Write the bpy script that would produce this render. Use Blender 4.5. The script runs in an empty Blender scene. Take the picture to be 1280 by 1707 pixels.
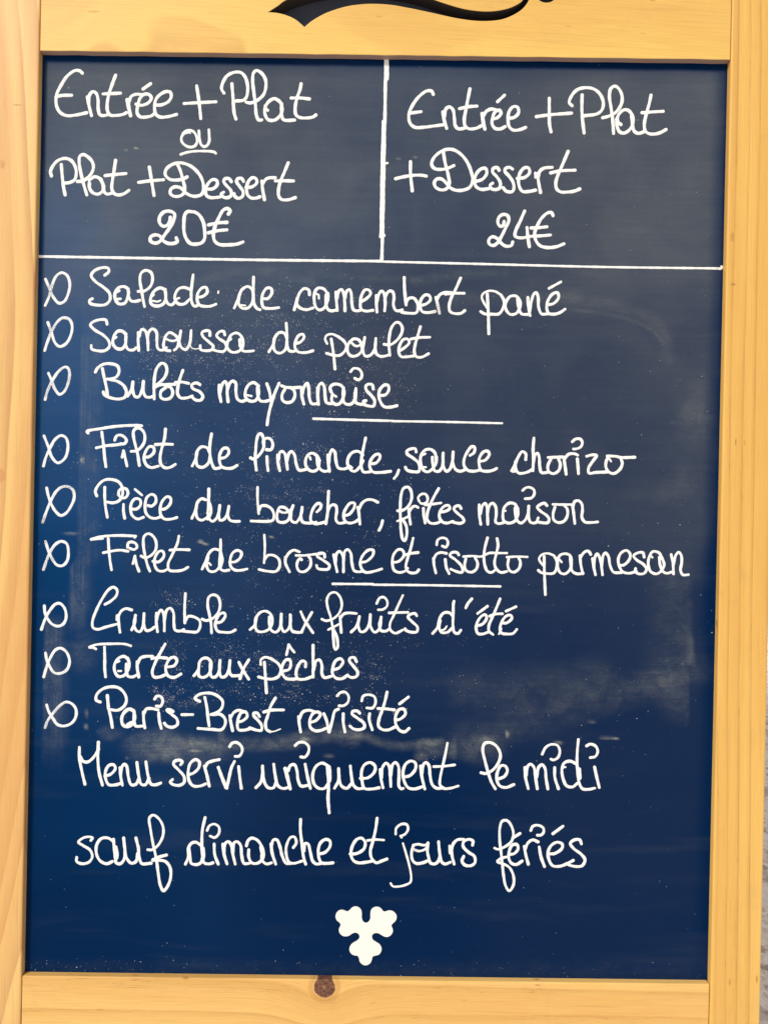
import bpy, bmesh, math, random
import numpy as np
from mathutils import Vector, Matrix

R = math.radians
S = 2080.0             # board units: pixels of the photograph per metre on the front face of the frame
CX, CY = 640.0, 853.5
DIST = 1282.0 / S      # camera to the front face of the frame
ROLL = 0.0165
FOOT = 2050.0
LEAN = R(15)
D_PANEL = 0.0062       # depth of the slate behind the frame's front face
cr_, sr_ = math.cos(ROLL), math.sin(ROLL)


def P(px, py, z=0.0):
    """photograph measurement -> board frame (x right, y up the board, z out of it), in metres"""
    k = (DIST - z) / DIST / S
    x, y = (px - CX) * k, (CY - py) * k
    return Vector((x * cr_ - y * sr_, x * sr_ + y * cr_ + (FOOT - CY) / S, z))


M_LEAN = Matrix.Rotation(math.pi / 2 - LEAN, 4, 'X')

scene = bpy.context.scene
COL = scene.collection

# ------------------------------------------------------------------ camera
cam = bpy.data.cameras.new('camera')
cam_o = bpy.data.objects.new('camera', cam)
COL.objects.link(cam_o)
cam.sensor_fit = 'VERTICAL'
cam.sensor_height = 24.0
cam.lens = 24.0 * 1282.0 / 1707.0
cam.clip_start = 0.02
cam.clip_end = 400
cam_o.matrix_world = M_LEAN @ Matrix.Translation((0, (FOOT - CY) / S, DIST)) @ Matrix.Rotation(ROLL, 4, 'Z')
scene.camera = cam_o

# ------------------------------------------------------------------ light
SUN_DIR = Vector((-0.55, -0.50, 0.82)).normalized()
w = bpy.data.worlds.new('World')
scene.world = w
w.use_nodes = True
nt = w.node_tree
nt.nodes.clear()
sky = nt.nodes.new('ShaderNodeTexSky')
sky.sky_type = 'NISHITA'
sky.sun_disc = False
sky.sun_elevation = math.asin(SUN_DIR.z)
sky.sun_rotation = math.atan2(SUN_DIR.x, SUN_DIR.y)
sky.air_density = 1.0
sky.dust_density = 4.0
sky.ozone_density = 1.0
tc = nt.nodes.new('ShaderNodeTexCoord')
cl = nt.nodes.new('ShaderNodeTexNoise')
cl.inputs['Scale'].default_value = 2.2
cl.inputs['Detail'].default_value = 6
cl.inputs['Roughness'].default_value = 0.6
ramp = nt.nodes.new('ShaderNodeMapRange')
ramp.inputs['From Min'].default_value = 0.30
ramp.inputs['From Max'].default_value = 0.55
mix = nt.nodes.new('ShaderNodeMix')
mix.data_type = 'RGBA'
mix.inputs['B'].default_value = (6.6, 6.5, 6.2, 1)      # bright overcast cloud
bg = nt.nodes.new('ShaderNodeBackground')
bg.inputs['Strength'].default_value = 0.05
wo = nt.nodes.new('ShaderNodeOutputWorld')
nt.links.new(tc.outputs['Generated'], cl.inputs['Vector'])
nt.links.new(cl.outputs['Fac'], ramp.inputs['Value'])
nt.links.new(ramp.outputs['Result'], mix.inputs['Factor'])
nt.links.new(sky.outputs['Color'], mix.inputs['A'])
nt.links.new(mix.outputs['Result'], bg.inputs['Color'])
nt.links.new(bg.outputs['Background'], wo.inputs['Surface'])

sun = bpy.data.lights.new('sun', 'SUN')
sun.energy = 1.5
sun.angle = R(10)
sun.color = (1.0, 0.98, 0.92)
sun_o = bpy.data.objects.new('sun', sun)
COL.objects.link(sun_o)
sun_o.rotation_euler = SUN_DIR.to_track_quat('Z', 'Y').to_euler()
sun_o.location = (-2, -3, 4)

scene.view_settings.view_transform = 'Standard'
scene.view_settings.look = 'None'
scene.view_settings.exposure = 0.94
scene.view_settings.gamma = 1
scene.view_settings.use_curve_mapping = False


# ------------------------------------------------------------------ node helpers
class NT:
    def __init__(self, name):
        self.m = bpy.data.materials.new(name)
        self.m.use_nodes = True
        self.t = self.m.node_tree
        self.b = self.t.nodes['Principled BSDF']

    def n(self, typ, ins=None, **props):
        nd = self.t.nodes.new(typ)
        for k, v in props.items():
            setattr(nd, k, v)
        for k, v in (ins or {}).items():
            self.set(nd.inputs[k], v)
        return nd

    def set(self, sock, v):
        if isinstance(v, bpy.types.NodeSocket):
            self.t.links.new(v, sock)
        else:
            sock.default_value = v

    def math(self, op, a, b=None, c=None):
        nd = self.n('ShaderNodeMath', operation=op)
        self.set(nd.inputs[0], a)
        if b is not None:
            self.set(nd.inputs[1], b)
        if c is not None:
            self.set(nd.inputs[2], c)
        return nd.outputs[0]

    def mixc(self, f, a, b, blend='MIX'):
        nd = self.n('ShaderNodeMix', data_type='RGBA', blend_type=blend)
        self.set(nd.inputs['Factor'], f)
        self.set(nd.inputs['A'], a if isinstance(a, bpy.types.NodeSocket) else (*a, 1))
        self.set(nd.inputs['B'], b if isinstance(b, bpy.types.NodeSocket) else (*b, 1))
        return nd.outputs['Result']

    def rng(self, v, a, b, lo=0.0, hi=1.0, smooth=True):
        nd = self.n('ShaderNodeMapRange', interpolation_type='SMOOTHSTEP' if smooth else 'LINEAR')
        self.set(nd.inputs['Value'], v)
        nd.inputs['From Min'].default_value = a
        nd.inputs['From Max'].default_value = b
        nd.inputs['To Min'].default_value = lo
        nd.inputs['To Max'].default_value = hi
        return nd.outputs['Result']

    def comb(self, x, y, z=0.0):
        nd = self.n('ShaderNodeCombineXYZ')
        for i, v in enumerate((x, y, z)):
            self.set(nd.inputs[i], v)
        return nd.outputs[0]

    def noise(self, vec, scale, detail=2, rough=0.5, dist=0.0):
        nd = self.n('ShaderNodeTexNoise', {'Vector': vec, 'Scale': scale, 'Detail': detail,
                                           'Roughness': rough, 'Distortion': dist})
        return nd.outputs['Fac']


def wood(name, vertical, seed, light, dark, pore_col, slope=0.0, warp=0.004, freq=120.0, ring_k=0.6,
         ring_pow=2.0, pore_k=0.6, hue=None, hue_k=0.5, bend=0.0, knot=None, stains=(), dark_under=False, thread_k=0.32, a0=0.0, low_s=(2.2, 11.0)):
    g = NT(name)
    tc = g.n('ShaderNodeTexCoord')
    sep = g.n('ShaderNodeSeparateXYZ', {0: tc.outputs['Object']})
    x, y, z = sep.outputs
    a, c = (y, x) if vertical else (x, y)
    c = g.math('ADD', c, g.math('MULTIPLY', z, 0.6))
    c = g.math('ADD', c, g.math('MULTIPLY', a, slope))
    kd = None
    if knot:
        kx, ky, kr = knot
        dx = g.math('SUBTRACT', x, kx)
        dy = g.math('SUBTRACT', y, ky)
        kn = g.noise(tc.outputs['Object'], 190, 4, 0.6)
        kd = g.math('ADD', g.math('SQRT', g.math('ADD', g.math('MULTIPLY', dx, dx), g.math('MULTIPLY', dy, dy))),
                    g.math('MULTIPLY', g.math('SUBTRACT', kn, 0.5), 0.0026))
        q = g.math('DIVIDE', kd, 0.030)
        fall = g.math('POWER', 2.71828, g.math('MULTIPLY', g.math('MULTIPLY', q, q), -1.0))
        c = g.math('ADD', c, g.math('MULTIPLY', fall, 0.007))
        c = g.math('SUBTRACT', c, g.math('MULTIPLY', g.math('MULTIPLY', dy, fall), 0.7))
    low = g.noise(g.comb(g.math('MULTIPLY', a, low_s[0]), g.math('MULTIPLY', c, low_s[1]), seed), 1.0, 2)
    cw = g.math('ADD', c, g.math('MULTIPLY', g.math('SUBTRACT', low, 0.5), warp * 10))
    if bend:
        cw = g.math('ADD', cw, g.math('MULTIPLY', g.math('MULTIPLY', g.math('SUBTRACT', a, a0), g.math('SUBTRACT', a, a0)), bend))
    # growth rings: uneven spacing, soft on one side
    ringn = g.noise(g.comb(g.math('MULTIPLY', a, 0.7), g.math('MULTIPLY', cw, freq * 0.35), seed + 7.3), 1.0, 1)
    ph = g.math('FRACT', g.math('ADD', g.math('MULTIPLY', cw, freq), g.math('MULTIPLY', ringn, 2.2)))
    ring = g.math('MULTIPLY', g.math('POWER', ph, ring_pow), g.rng(ph, 0.93, 1.0, 1.0, 0.0))
    ring = g.math('MULTIPLY', ring, g.rng(g.noise(g.comb(g.math('MULTIPLY', a, 5.0), g.math('MULTIPLY', c, 60.0), seed + 3), 1.0, 2), 0.25, 0.7, 0.35, 1.0))
    col = g.mixc(g.math('MULTIPLY', ring, ring_k), light, dark)
    if hue:
        hn = g.noise(g.comb(g.math('MULTIPLY', a, 2.0), g.math('MULTIPLY', cw, 40.0), seed + 11), 1.0, 2)
        col = g.mixc(g.math('MULTIPLY', g.rng(hn, 0.38, 0.62), hue_k), col, hue)
    # fibre: long thin lighter and darker threads
    fib = g.noise(g.comb(g.math('MULTIPLY', a, 26.0), g.math('MULTIPLY', c, 1500.0), g.math('MULTIPLY', z, 300)), 1.0, 3, 0.65)
    col = g.mixc(1.0, col, g.n('ShaderNodeCombineColor', {0: g.rng(fib, 0.25, 0.75, 0.92, 1.04, False), 1: g.rng(fib, 0.25, 0.75, 0.88, 1.07, False), 2: g.rng(fib, 0.25, 0.75, 0.78, 1.12, False)}).outputs[0], 'MULTIPLY')
    # pores: short dark dashes along the grain
    por = g.noise(g.comb(g.math('MULTIPLY', a, 75.0), g.math('MULTIPLY', c, 1700.0), seed + 21), 1.0, 2, 0.6)
    pm = g.math('MULTIPLY', g.rng(por, 0.60, 0.72), g.math('ADD', 0.15, ring))
    pm = g.math('MULTIPLY', pm, g.rng(g.noise(g.comb(g.math('MULTIPLY', a, 9.0), g.math('MULTIPLY', c, 90.0), seed + 5), 1.0, 1), 0.42, 0.62))
    col = g.mixc(g.math('MULTIPLY', pm, pore_k), col, pore_col)
    if dark_under:                                         # darker, greyer streaks on the downward-facing edge
        gn = g.n('ShaderNodeNewGeometry')
        dn = g.n('ShaderNodeVectorMath', {0: gn.outputs['True Normal'], 1: tuple(M_LEAN.to_3x3() @ Vector((0, -1, 0)))}, operation='DOT_PRODUCT').outputs['Value']
        sn = g.noise(g.comb(g.math('MULTIPLY', x, 60.0), g.math('MULTIPLY', z, 900.0), 0.0), 1.0, 3)
        col = g.mixc(g.rng(dn, 0.75, 0.95), col, g.mixc(sn, (0.28, 0.185, 0.15), (0.44, 0.32, 0.26)))
    # sharp single threads and small dings
    thr = g.noise(g.comb(g.math('MULTIPLY', a, 14.0), g.math('MULTIPLY', c, 2600.0), seed + 31), 1.0, 2, 0.5)
    col = g.mixc(g.math('MULTIPLY', g.rng(thr, 0.60, 0.70), thread_k), col, pore_col)
    vo = g.n('ShaderNodeTexVoronoi', {'Vector': g.comb(g.math('MULTIPLY', a, 14.0), g.math('MULTIPLY', c, 55.0), seed), 'Scale': 1.0}, voronoi_dimensions='2D')
    vsp = g.n('ShaderNodeSeparateColor', {0: vo.outputs['Color']})
    ding = g.math('MULTIPLY', g.math('GREATER_THAN', vsp.outputs[0], 0.80), g.rng(g.math('ADD', vo.outputs['Distance'], g.math('MULTIPLY', fib, 0.05)), 0.03, 0.085, 1.0, 0.0))
    ding = g.math('MULTIPLY', ding, g.rng(vsp.outputs[1], 0.0, 1.0, 0.15, 0.7, False))
    col = g.mixc(ding, col, pore_col)
    grime = g.noise(tc.outputs['Object'], 24, 5, 0.65)
    col = g.mixc(g.rng(grime, 0.55, 0.80, 0.0, 0.22), col, (0.42, 0.24, 0.085))
    rough = g.rng(fib, 0.2, 0.8, 0.42, 0.55, False)
    if knot:
        halo = g.math('MULTIPLY', g.rng(kd, kr * 0.98, kr * 1.06), g.rng(kd, kr * 1.15, kr * 1.6, 1, 0))
        col = g.mixc(g.math('MULTIPLY', halo, 0.35), col, (0.50, 0.24, 0.06))
        for rr in (1.22, 1.42):
            ln = g.rng(g.math('ABSOLUTE', g.math('SUBTRACT', kd, kr * rr)), 0.0, 0.0007, 0.28, 0.0)
            col = g.mixc(ln, col, (0.28, 0.11, 0.03))
        kin = g.noise(tc.outputs['Object'], 420, 4, 0.7)
        kcol = g.mixc(g.rng(kin, 0.35, 0.7), (0.075, 0.030, 0.022), (0.24, 0.105, 0.055))
        kcol = g.mixc(g.rng(kd, 0.0, kr * 0.3, 0.55, 0.0), kcol, (0.42, 0.22, 0.10))
        col = g.mixc(g.rng(kd, kr * 0.90, kr * 1.04, 1.0, 0.0), col, kcol)
    for (sx, sy, rx, ry, scol, sk) in stains:
        ux = g.math('DIVIDE', g.math('SUBTRACT', x, sx), rx)
        uy = g.math('DIVIDE', g.math('SUBTRACT', y, sy), ry)
        dd = g.math('SQRT', g.math('ADD', g.math('MULTIPLY', ux, ux), g.math('MULTIPLY', uy, uy)))
        dd = g.math('ADD', dd, g.math('MULTIPLY', g.math('SUBTRACT', g.noise(tc.outputs['Object'], 500, 3), 0.5), 0.7))
        col = g.mixc(g.rng(dd, 0.75, 1.1, sk, 0.0), col, scol)
    g.set(g.b.inputs['Base Color'], col)
    g.set(g.b.inputs['Roughness'], rough)
    g.b.inputs['Specular IOR Level'].default_value = 0.35
    bmp = g.n('ShaderNodeBump', {'Strength': 0.25, 'Distance': 0.0004, 'Height': g.math('SUBTRACT', fib, g.math('MULTIPLY', pm, 0.8))})
    g.set(g.b.inputs['Normal'], bmp.outputs[0])
    return g.m


LIGHT = (0.80, 0.475, 0.145)
def kn(px, py):
    v = P(px, py)
    return v.x, v.y
M_left = wood('left_pine', True, 1.7, (0.78, 0.500, 0.185), (0.52, 0.245, 0.090), (0.40, 0.18, 0.07), slope=0.0, bend=0.21, a0=0.716, warp=0.0032, freq=62,
              ring_k=0.9, ring_pow=1.6, pore_k=0.4, hue=(0.67, 0.355, 0.125), hue_k=0.75,
              stains=[(*kn(0, 793), 0.0055, 0.0058, (0.58, 0.27, 0.095), 0.75), (*kn(4, 273), 0.0030, 0.0035, (0.56, 0.27, 0.085), 0.6),
                      (*kn(30, 175), 0.0040, 0.0008, (0.45, 0.21, 0.07), 0.6)])
M_right = wood('right_pine', True, 5.1, (0.765, 0.462, 0.122), (0.31, 0.125, 0.022), (0.16, 0.06, 0.015), slope=0.010, warp=0.0009, freq=95,
               ring_k=0.95, ring_pow=6.0, pore_k=1.0, thread_k=0.2, hue=(0.66, 0.345, 0.085), hue_k=0.5,
               stains=[(*kn(1220, 395), 0.0016, 0.0040, (0.35, 0.18, 0.05), 0.45), (*kn(1221, 474), 0.0022, 0.0010, (0.28, 0.13, 0.04), 0.6)])
M_top = wood('top_pine', False, 9.4, (0.785, 0.510, 0.138), (0.62, 0.345, 0.085), (0.36, 0.16, 0.045), slope=0.05, low_s=(5.0, 5.0), warp=0.030, freq=14, ring_k=0.85,
             ring_pow=1.6, pore_k=0.5, hue=(0.71, 0.40, 0.115), hue_k=0.4, bend=-0.5, dark_under=True,
             stains=[(*kn(157, 19), 0.0055, 0.0010, (0.45, 0.21, 0.06), 0.5)])
M_bottom = wood('bottom_pine', False, 3.3, (0.775, 0.480, 0.158), (0.50, 0.24, 0.055), (0.30, 0.125, 0.03), slope=0.0, warp=0.0018, freq=55,
                ring_k=0.62, ring_pow=3.0, pore_k=0.85, hue=(0.70, 0.38, 0.11), hue_k=0.55, knot=(*kn(541, 1646), 0.0088))
M_rear = wood('rear_pine', True, 6.2, LIGHT, (0.62, 0.33, 0.08), (0.35, 0.16, 0.05), freq=90, ring_k=0.6)

g = NT('dark_cut_edge')  # dark colour for the walls of the cut
nn = g.noise(g.n('ShaderNodeTexCoord').outputs['Object'], 900, 3)
g.set(g.b.inputs['Base Color'], g.mixc(nn, (0.012, 0.012, 0.018), (0.05, 0.032, 0.022)))
g.b.inputs['Roughness'].default_value = 0.8
M_cut = g.m


def slate_material():
    g = NT('slate_paint')
    tc = g.n('ShaderNodeTexCoord')
    ob = tc.outputs['Object']
    sep = g.n('ShaderNodeSeparateXYZ', {0: ob})
    x, y, z = sep.outputs
    at = g.n('ShaderNodeAttribute', attribute_name='chalk_and_sky')
    asep = g.n('ShaderNodeSeparateColor', {0: at.outputs['Color']})
    dust_and_sheen, spk = asep.outputs[0], asep.outputs[1]  # first channel: chalk film with the grey sky sheen painted in
    base_n = g.noise(g.comb(g.math('MULTIPLY', x, 60), g.math('MULTIPLY', y, 900), 0.0), 1.0, 3, 0.6)
    base = g.mixc(base_n, (0.0002, 0.0120, 0.053), (0.0006, 0.0145, 0.061))
    base = g.mixc(at.outputs['Alpha'], base, (0.0018, 0.045, 0.155))  # alpha: blue sky reflection painted into the base colour
    # wiped chalk film with painted sheen, combed by the cloth
    at2 = g.n('ShaderNodeAttribute', attribute_name='chalk_smear')
    a2 = g.n('ShaderNodeSeparateColor', {0: at2.outputs['Color']})
    sme, vstr = a2.outputs[0], a2.outputs[1]
    wv = g.n('ShaderNodeTexNoise', {'Vector': ob, 'Scale': 14.0, 'Detail': 2})
    wob = g.n('ShaderNodeVectorMath', {0: wv.outputs['Color'], 1: (0.014, 0.014, 0.0)}, operation='MULTIPLY').outputs[0]
    wx = g.n('ShaderNodeSeparateXYZ', {0: g.n('ShaderNodeVectorMath', {0: ob, 1: wob}, operation='ADD').outputs[0]})
    hs = g.noise(g.comb(g.math('MULTIPLY', wx.outputs[0], 26), g.math('MULTIPLY', wx.outputs[1], 330), 3.0), 1.0, 5, 0.72)
    vs = g.noise(g.comb(g.math('MULTIPLY', x, 420), g.math('MULTIPLY', y, 14), 8.0), 1.0, 4, 0.7)
    hz = g.noise(g.comb(g.math('MULTIPLY', x, 14), g.math('MULTIPLY', y, 240), 5.0), 1.0, 4, 0.65)
    cloud = g.noise(ob, 70, 6, 0.68, 0.6)
    cloud2 = g.noise(ob, 16, 4, 0.6, 0.4)
    grain = g.noise(ob, 1100, 3, 0.65)
    st = g.n('ShaderNodeMix', data_type='FLOAT')
    g.set(st.inputs['Factor'], vstr)
    g.set(st.inputs['A'], g.rng(hs, 0.30, 0.70, 0.72, 1.32))
    g.set(st.inputs['B'], g.rng(vs, 0.30, 0.70, 0.45, 1.55))
    sm_ = g.math('MULTIPLY', g.math('MULTIPLY', sme, st.outputs[0]), g.rng(cloud, 0.30, 0.70, 0.40, 1.50))
    sm_ = g.math('MULTIPLY', sm_, g.rng(grain, 0.32, 0.68, 0.60, 1.40))
    fl = g.math('MULTIPLY', dust_and_sheen, g.rng(cloud2, 0.25, 0.75, 0.84, 1.16))
    fl = g.math('MULTIPLY', fl, g.rng(hz, 0.25, 0.75, 0.93, 1.07))
    fl = g.math('MULTIPLY', fl, g.rng(grain, 0.3, 0.7, 0.90, 1.10))
    # faint old wipe marks everywhere, a few of them lighter
    wm = g.noise(g.comb(g.math('MULTIPLY', wx.outputs[0], 5), g.math('MULTIPLY', wx.outputs[1], 46), 12.0), 1.0, 5, 0.6)
    fl = g.math('ADD', fl, g.math('MULTIPLY', g.rng(wm, 0.50, 0.78), 0.012))
    film = g.math('MINIMUM', g.math('ADD', fl, sm_), 0.9)
    col = g.mixc(film, base, (0.68, 0.69, 0.53))  # chalk film with the painted sky sheen
    # left-over chalk crumbs
    total = None
    for sc, r0, off in ((330.0, 0.15, 0.0), (560.0, 0.19, 4.0), (900.0, 0.24, 9.0)):
        vo = g.n('ShaderNodeTexVoronoi', {'Scale': sc, 'Vector': g.comb(g.math('ADD', x, off), g.math('MULTIPLY', y, 1.15), 0.0)}, voronoi_dimensions='2D')
        vsep = g.n('ShaderNodeSeparateColor', {0: vo.outputs['Color']})
        on = g.math('GREATER_THAN', spk, vsep.outputs[0])
        rad = g.math('MULTIPLY', g.math('ADD', 0.25, g.math('POWER', vsep.outputs[1], 3.0)), r0)
        dot = g.math('MULTIPLY', g.math('LESS_THAN', vo.outputs['Distance'], rad), on)
        dot = g.math('MULTIPLY', dot, g.rng(vsep.outputs[2], 0.0, 1.0, 0.12, 0.58, False))
        total = dot if total is None else g.math('MAXIMUM', total, dot)
    col = g.mixc(total, col, (0.74, 0.73, 0.70))
    g.set(g.b.inputs['Base Color'], col)
    g.set(g.b.inputs['Roughness'], g.rng(film, 0.0, 0.2, 0.46, 0.75, False))
    g.b.inputs['Specular IOR Level'].default_value = 0.02
    bmp = g.n('ShaderNodeBump', {'Strength': 0.08, 'Distance': 0.0002, 'Height': g.math('ADD', base_n, grain)})
    g.set(g.b.inputs['Normal'], bmp.outputs[0])
    return g.m


def chalk_material(name, full, thin, worn):
    g = NT(name)
    ob = g.n('ShaderNodeTexCoord').outputs['Object']
    n1 = g.noise(ob, 170, 4, 0.65)
    n2 = g.noise(ob, 2400, 2, 0.6)
    col = g.mixc(g.rng(n1, 0.45, 0.75), full, thin)
    gap = g.math('MULTIPLY', g.rng(g.noise(ob, 38, 2, 0.5), worn, worn + 0.10), g.rng(n2, 0.46, 0.62))
    col = g.mixc(gap, col, (0.06, 0.085, 0.13))
    g.set(g.b.inputs['Base Color'], col)
    g.b.inputs['Roughness'].default_value = 0.75
    g.b.inputs['Specular IOR Level'].default_value = 0.2
    bmp = g.n('ShaderNodeBump', {'Strength': 0.15, 'Distance': 0.0002, 'Height': n2})
    g.set(g.b.inputs['Normal'], bmp.outputs[0])
    return g.m


M_slate = slate_material()
M_chalk = chalk_material('chalk_ink', (0.83, 0.83, 0.82), (0.73, 0.74, 0.745), 0.67)
M_mark = chalk_material('thin_chalk_ink', (0.81, 0.82, 0.83), (0.66, 0.70, 0.76), 0.57)

g = NT('emblem_white')
g.set(g.b.inputs['Base Color'], g.mixc(g.noise(g.n('ShaderNodeTexCoord').outputs['Object'], 60, 3), (0.80, 0.775, 0.72), (0.84, 0.82, 0.78)))
g.b.inputs['Roughness'].default_value = 0.5
M_emblem = g.m

g = NT('hinge_steel')
g.set(g.b.inputs['Base Color'], g.mixc(g.noise(g.n('ShaderNodeTexCoord').outputs['Object'], 80, 3), (0.42, 0.41, 0.39), (0.55, 0.54, 0.52)))
g.b.inputs['Metallic'].default_value = 0.9
g.b.inputs['Roughness'].default_value = 0.4
M_steel = g.m


def paving_material():
    g = NT('granite_paving')
    tc = g.n('ShaderNodeTexCoord')
    ob = tc.outputs['Object']
    br = g.n('ShaderNodeTexBrick', {'Vector': ob, 'Scale': 1.0, 'Mortar Size': 0.006, 'Brick Width': 0.34, 'Row Height': 0.2,
                                    'Color1': (0.80, 0.70, 0.64, 1), 'Color2': (0.86, 0.80, 0.75, 1), 'Mortar': (0.50, 0.40, 0.36, 1)})
    nzc = g.n('ShaderNodeTexNoise', {'Vector': ob, 'Scale': 260.0, 'Detail': 4, 'Roughness': 0.7}).outputs['Color']
    off = g.n('ShaderNodeVectorMath', {0: nzc, 1: (0.012, 0.012, 0.0)}, operation='MULTIPLY').outputs[0]
    vv = g.n('ShaderNodeVectorMath', {0: ob, 1: off}, operation='ADD').outputs[0]
    vo = g.n('ShaderNodeTexVoronoi', {'Vector': vv, 'Scale': 150.0, 'Randomness': 1.0})
    vs = g.n('ShaderNodeSeparateColor', {0: vo.outputs['Color']})
    r = g.n('ShaderNodeValToRGB', {0: vs.outputs[0]})
    r.color_ramp.interpolation = 'LINEAR'
    els = r.color_ramp.elements
    els[0].color = (0.22, 0.13, 0.12, 1)
    els[1].position = 0.16
    els[1].color = (0.60, 0.42, 0.35, 1)
    for p_, c_ in ((0.38, (0.84, 0.70, 0.60, 1)), (0.68, (0.90, 0.82, 0.74, 1)), (0.88, (0.92, 0.88, 0.83, 1))):
        e = els.new(p_)
        e.color = c_
    fine = g.noise(ob, 420, 4, 0.7)
    col = g.mixc(0.85, br.outputs['Color'], r.outputs[0])
    col = g.mixc(g.rng(fine, 0.45, 0.75, 0.0, 0.45), col, (0.55, 0.43, 0.40))
    col = g.mixc(g.rng(br.outputs['Fac'], 0, 1, 0, 0.5), col, (0.40, 0.31, 0.28))
    big = g.noise(ob, 1.5, 4, 0.6)
    col = g.mixc(g.rng(big, 0.4, 0.7, 0, 0.15), col, (0.72, 0.56, 0.48))
    col = g.mixc(0.15, col, (0.95, 0.82, 0.72))
    g.set(g.b.inputs['Base Color'], col)
    g.b.inputs['Roughness'].default_value = 0.85
    bmp = g.n('ShaderNodeBump', {'Strength': 0.35, 'Distance': 0.002, 'Height': g.math('SUBTRACT', fine, br.outputs['Fac'])})
    g.set(g.b.inputs['Normal'], bmp.outputs[0])
    return g.m


# ------------------------------------------------------------------ object helpers
def link(name, mesh, mat, parent=None, lean=False):
    o = bpy.data.objects.new(name, mesh)
    COL.objects.link(o)
    if mat and not mesh.materials:
        mesh.materials.append(mat)
    if parent:
        o.parent = parent
    if lean:
        o.matrix_local = M_LEAN
    return o


def slab(name, quad, z0, z1, mat, parent, bevel=0.0009, segs=2, cuts=0, lean=True):
    """a board cut to the four outline points, from depth z0 (front) to z1 (back), with eased edges"""
    bm = bmesh.new()
    f = [bm.verts.new((p.x, p.y, z0)) for p in quad]
    b = [bm.verts.new((p.x, p.y, z1)) for p in quad]
    n = len(quad)
    bm.faces.new(f)
    bm.faces.new(b[::-1])
    for i in range(n):
        bm.faces.new((f[i], b[i], b[(i + 1) % n], f[(i + 1) % n]))
    bmesh.ops.recalc_face_normals(bm, faces=bm.faces)
    if bevel:
        bmesh.ops.bevel(bm, geom=list(bm.edges), offset=bevel, segments=segs, profile=0.5, affect='EDGES')
    me = bpy.data.meshes.new(name)
    bm.to_mesh(me)
    bm.free()
    return link(name, me, mat, parent, lean)


def curve_plate(name, outlines, z0, z1, bevel, mats, parent, lean=True, smooth_flags=None):
    """plate filled from closed outlines (the first is the outside, the others are holes)"""
    cu = bpy.data.curves.new(name + '_outline', 'CURVE')
    cu.dimensions = '2D'
    cu.fill_mode = 'BOTH'
    cu.extrude = (z0 - z1) / 2 - bevel
    cu.bevel_depth = bevel
    cu.bevel_resolution = 1
    cu.offset = -bevel
    for pts in outlines:
        sp = cu.splines.new('POLY')
        sp.points.add(len(pts) - 1)
        for q, p in zip(sp.points, pts):
            q.co = (p.x, p.y, 0, 1)
        sp.use_cyclic_u = True
    tmp = bpy.data.objects.new(name + '_tmp', cu)
    COL.objects.link(tmp)
    bpy.context.view_layer.update()
    me = bpy.data.meshes.new_from_object(tmp.evaluated_get(bpy.context.evaluated_depsgraph_get()))
    bpy.data.objects.remove(tmp)
    bpy.data.curves.remove(cu)
    me.transform(Matrix.Translation((0, 0, (z0 + z1) / 2)))
    me.materials.clear()
    for m in mats:
        me.materials.append(m)
    me.name = name
    for p in me.polygons:
        p.material_index = 0
        p.use_smooth = False
    return link(name, me, None, parent, lean)


def spline(pts, step=0.9):
    """centripetal Catmull-Rom through the points"""
    Q = [np.array(p, float) for p in pts]
    n = len(Q)
    out = []
    dd = lambda a, b: max(np.hypot(*(a - b)) ** .5, 1e-3)
    for i in range(n - 1):
        p1, p2 = Q[i], Q[i + 1]
        p0 = Q[i - 1] if i > 0 else 2 * p1 - p2
        p3 = Q[i + 2] if i + 2 < n else 2 * p2 - p1
        t1 = dd(p0, p1)
        t2 = t1 + dd(p1, p2)
        t3 = t2 + dd(p2, p3)
        k = max(2, int(np.hypot(*(p2 - p1)) / step))
        for t in np.linspace(t1, t2, k, endpoint=False):
            A1 = (t1 - t) / t1 * p0 + t / t1 * p1
            A2 = (t2 - t) / (t2 - t1) * p1 + (t - t1) / (t2 - t1) * p2
            A3 = (t3 - t) / (t3 - t2) * p2 + (t - t2) / (t3 - t2) * p3
            B1 = (t2 - t) / t2 * A1 + t / t2 * A2
            B2 = (t3 - t) / (t3 - t1) * A2 + (t - t1) / (t3 - t1) * A3
            out.append((t2 - t) / (t2 - t1) * B1 + (t - t1) / (t2 - t1) * B2)
    out.append(Q[-1])
    return np.array(out)


def closed_spline(pts, step=1.0):
    n = len(pts)
    ext = [pts[-2], pts[-1]] + list(pts) + [pts[0], pts[1], pts[2]]
    s = spline(ext, step)
    # keep the stretch from the first point round to it again
    d0 = np.hypot(*(s - np.array(pts[0], float)).T)
    idx = [i for i in range(len(s)) if d0[i] < 1e-6]
    return s[idx[0]:idx[1]]


# ------------------------------------------------------------------ ground
bm = bmesh.new()
bmesh.ops.create_grid(bm, x_segments=4, y_segments=4, size=60)
me = bpy.data.meshes.new('pavement')
bm.to_mesh(me)
bm.free()
ground = link('pavement', me, paving_material())
ground['label'] = 'speckled beige and pink stone paving'
ground['category'] = 'pavement'
ground['kind'] = 'structure'

# ------------------------------------------------------------------ the sign
sign = bpy.data.objects.new('menu_board', None)
COL.objects.link(sign)
sign.empty_display_size = 0.1
sign['label'] = 'pine-framed blue chalkboard menu sign with white French handwriting, standing on stone paving'
sign['category'] = 'menu board'

zb = -0.020
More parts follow.
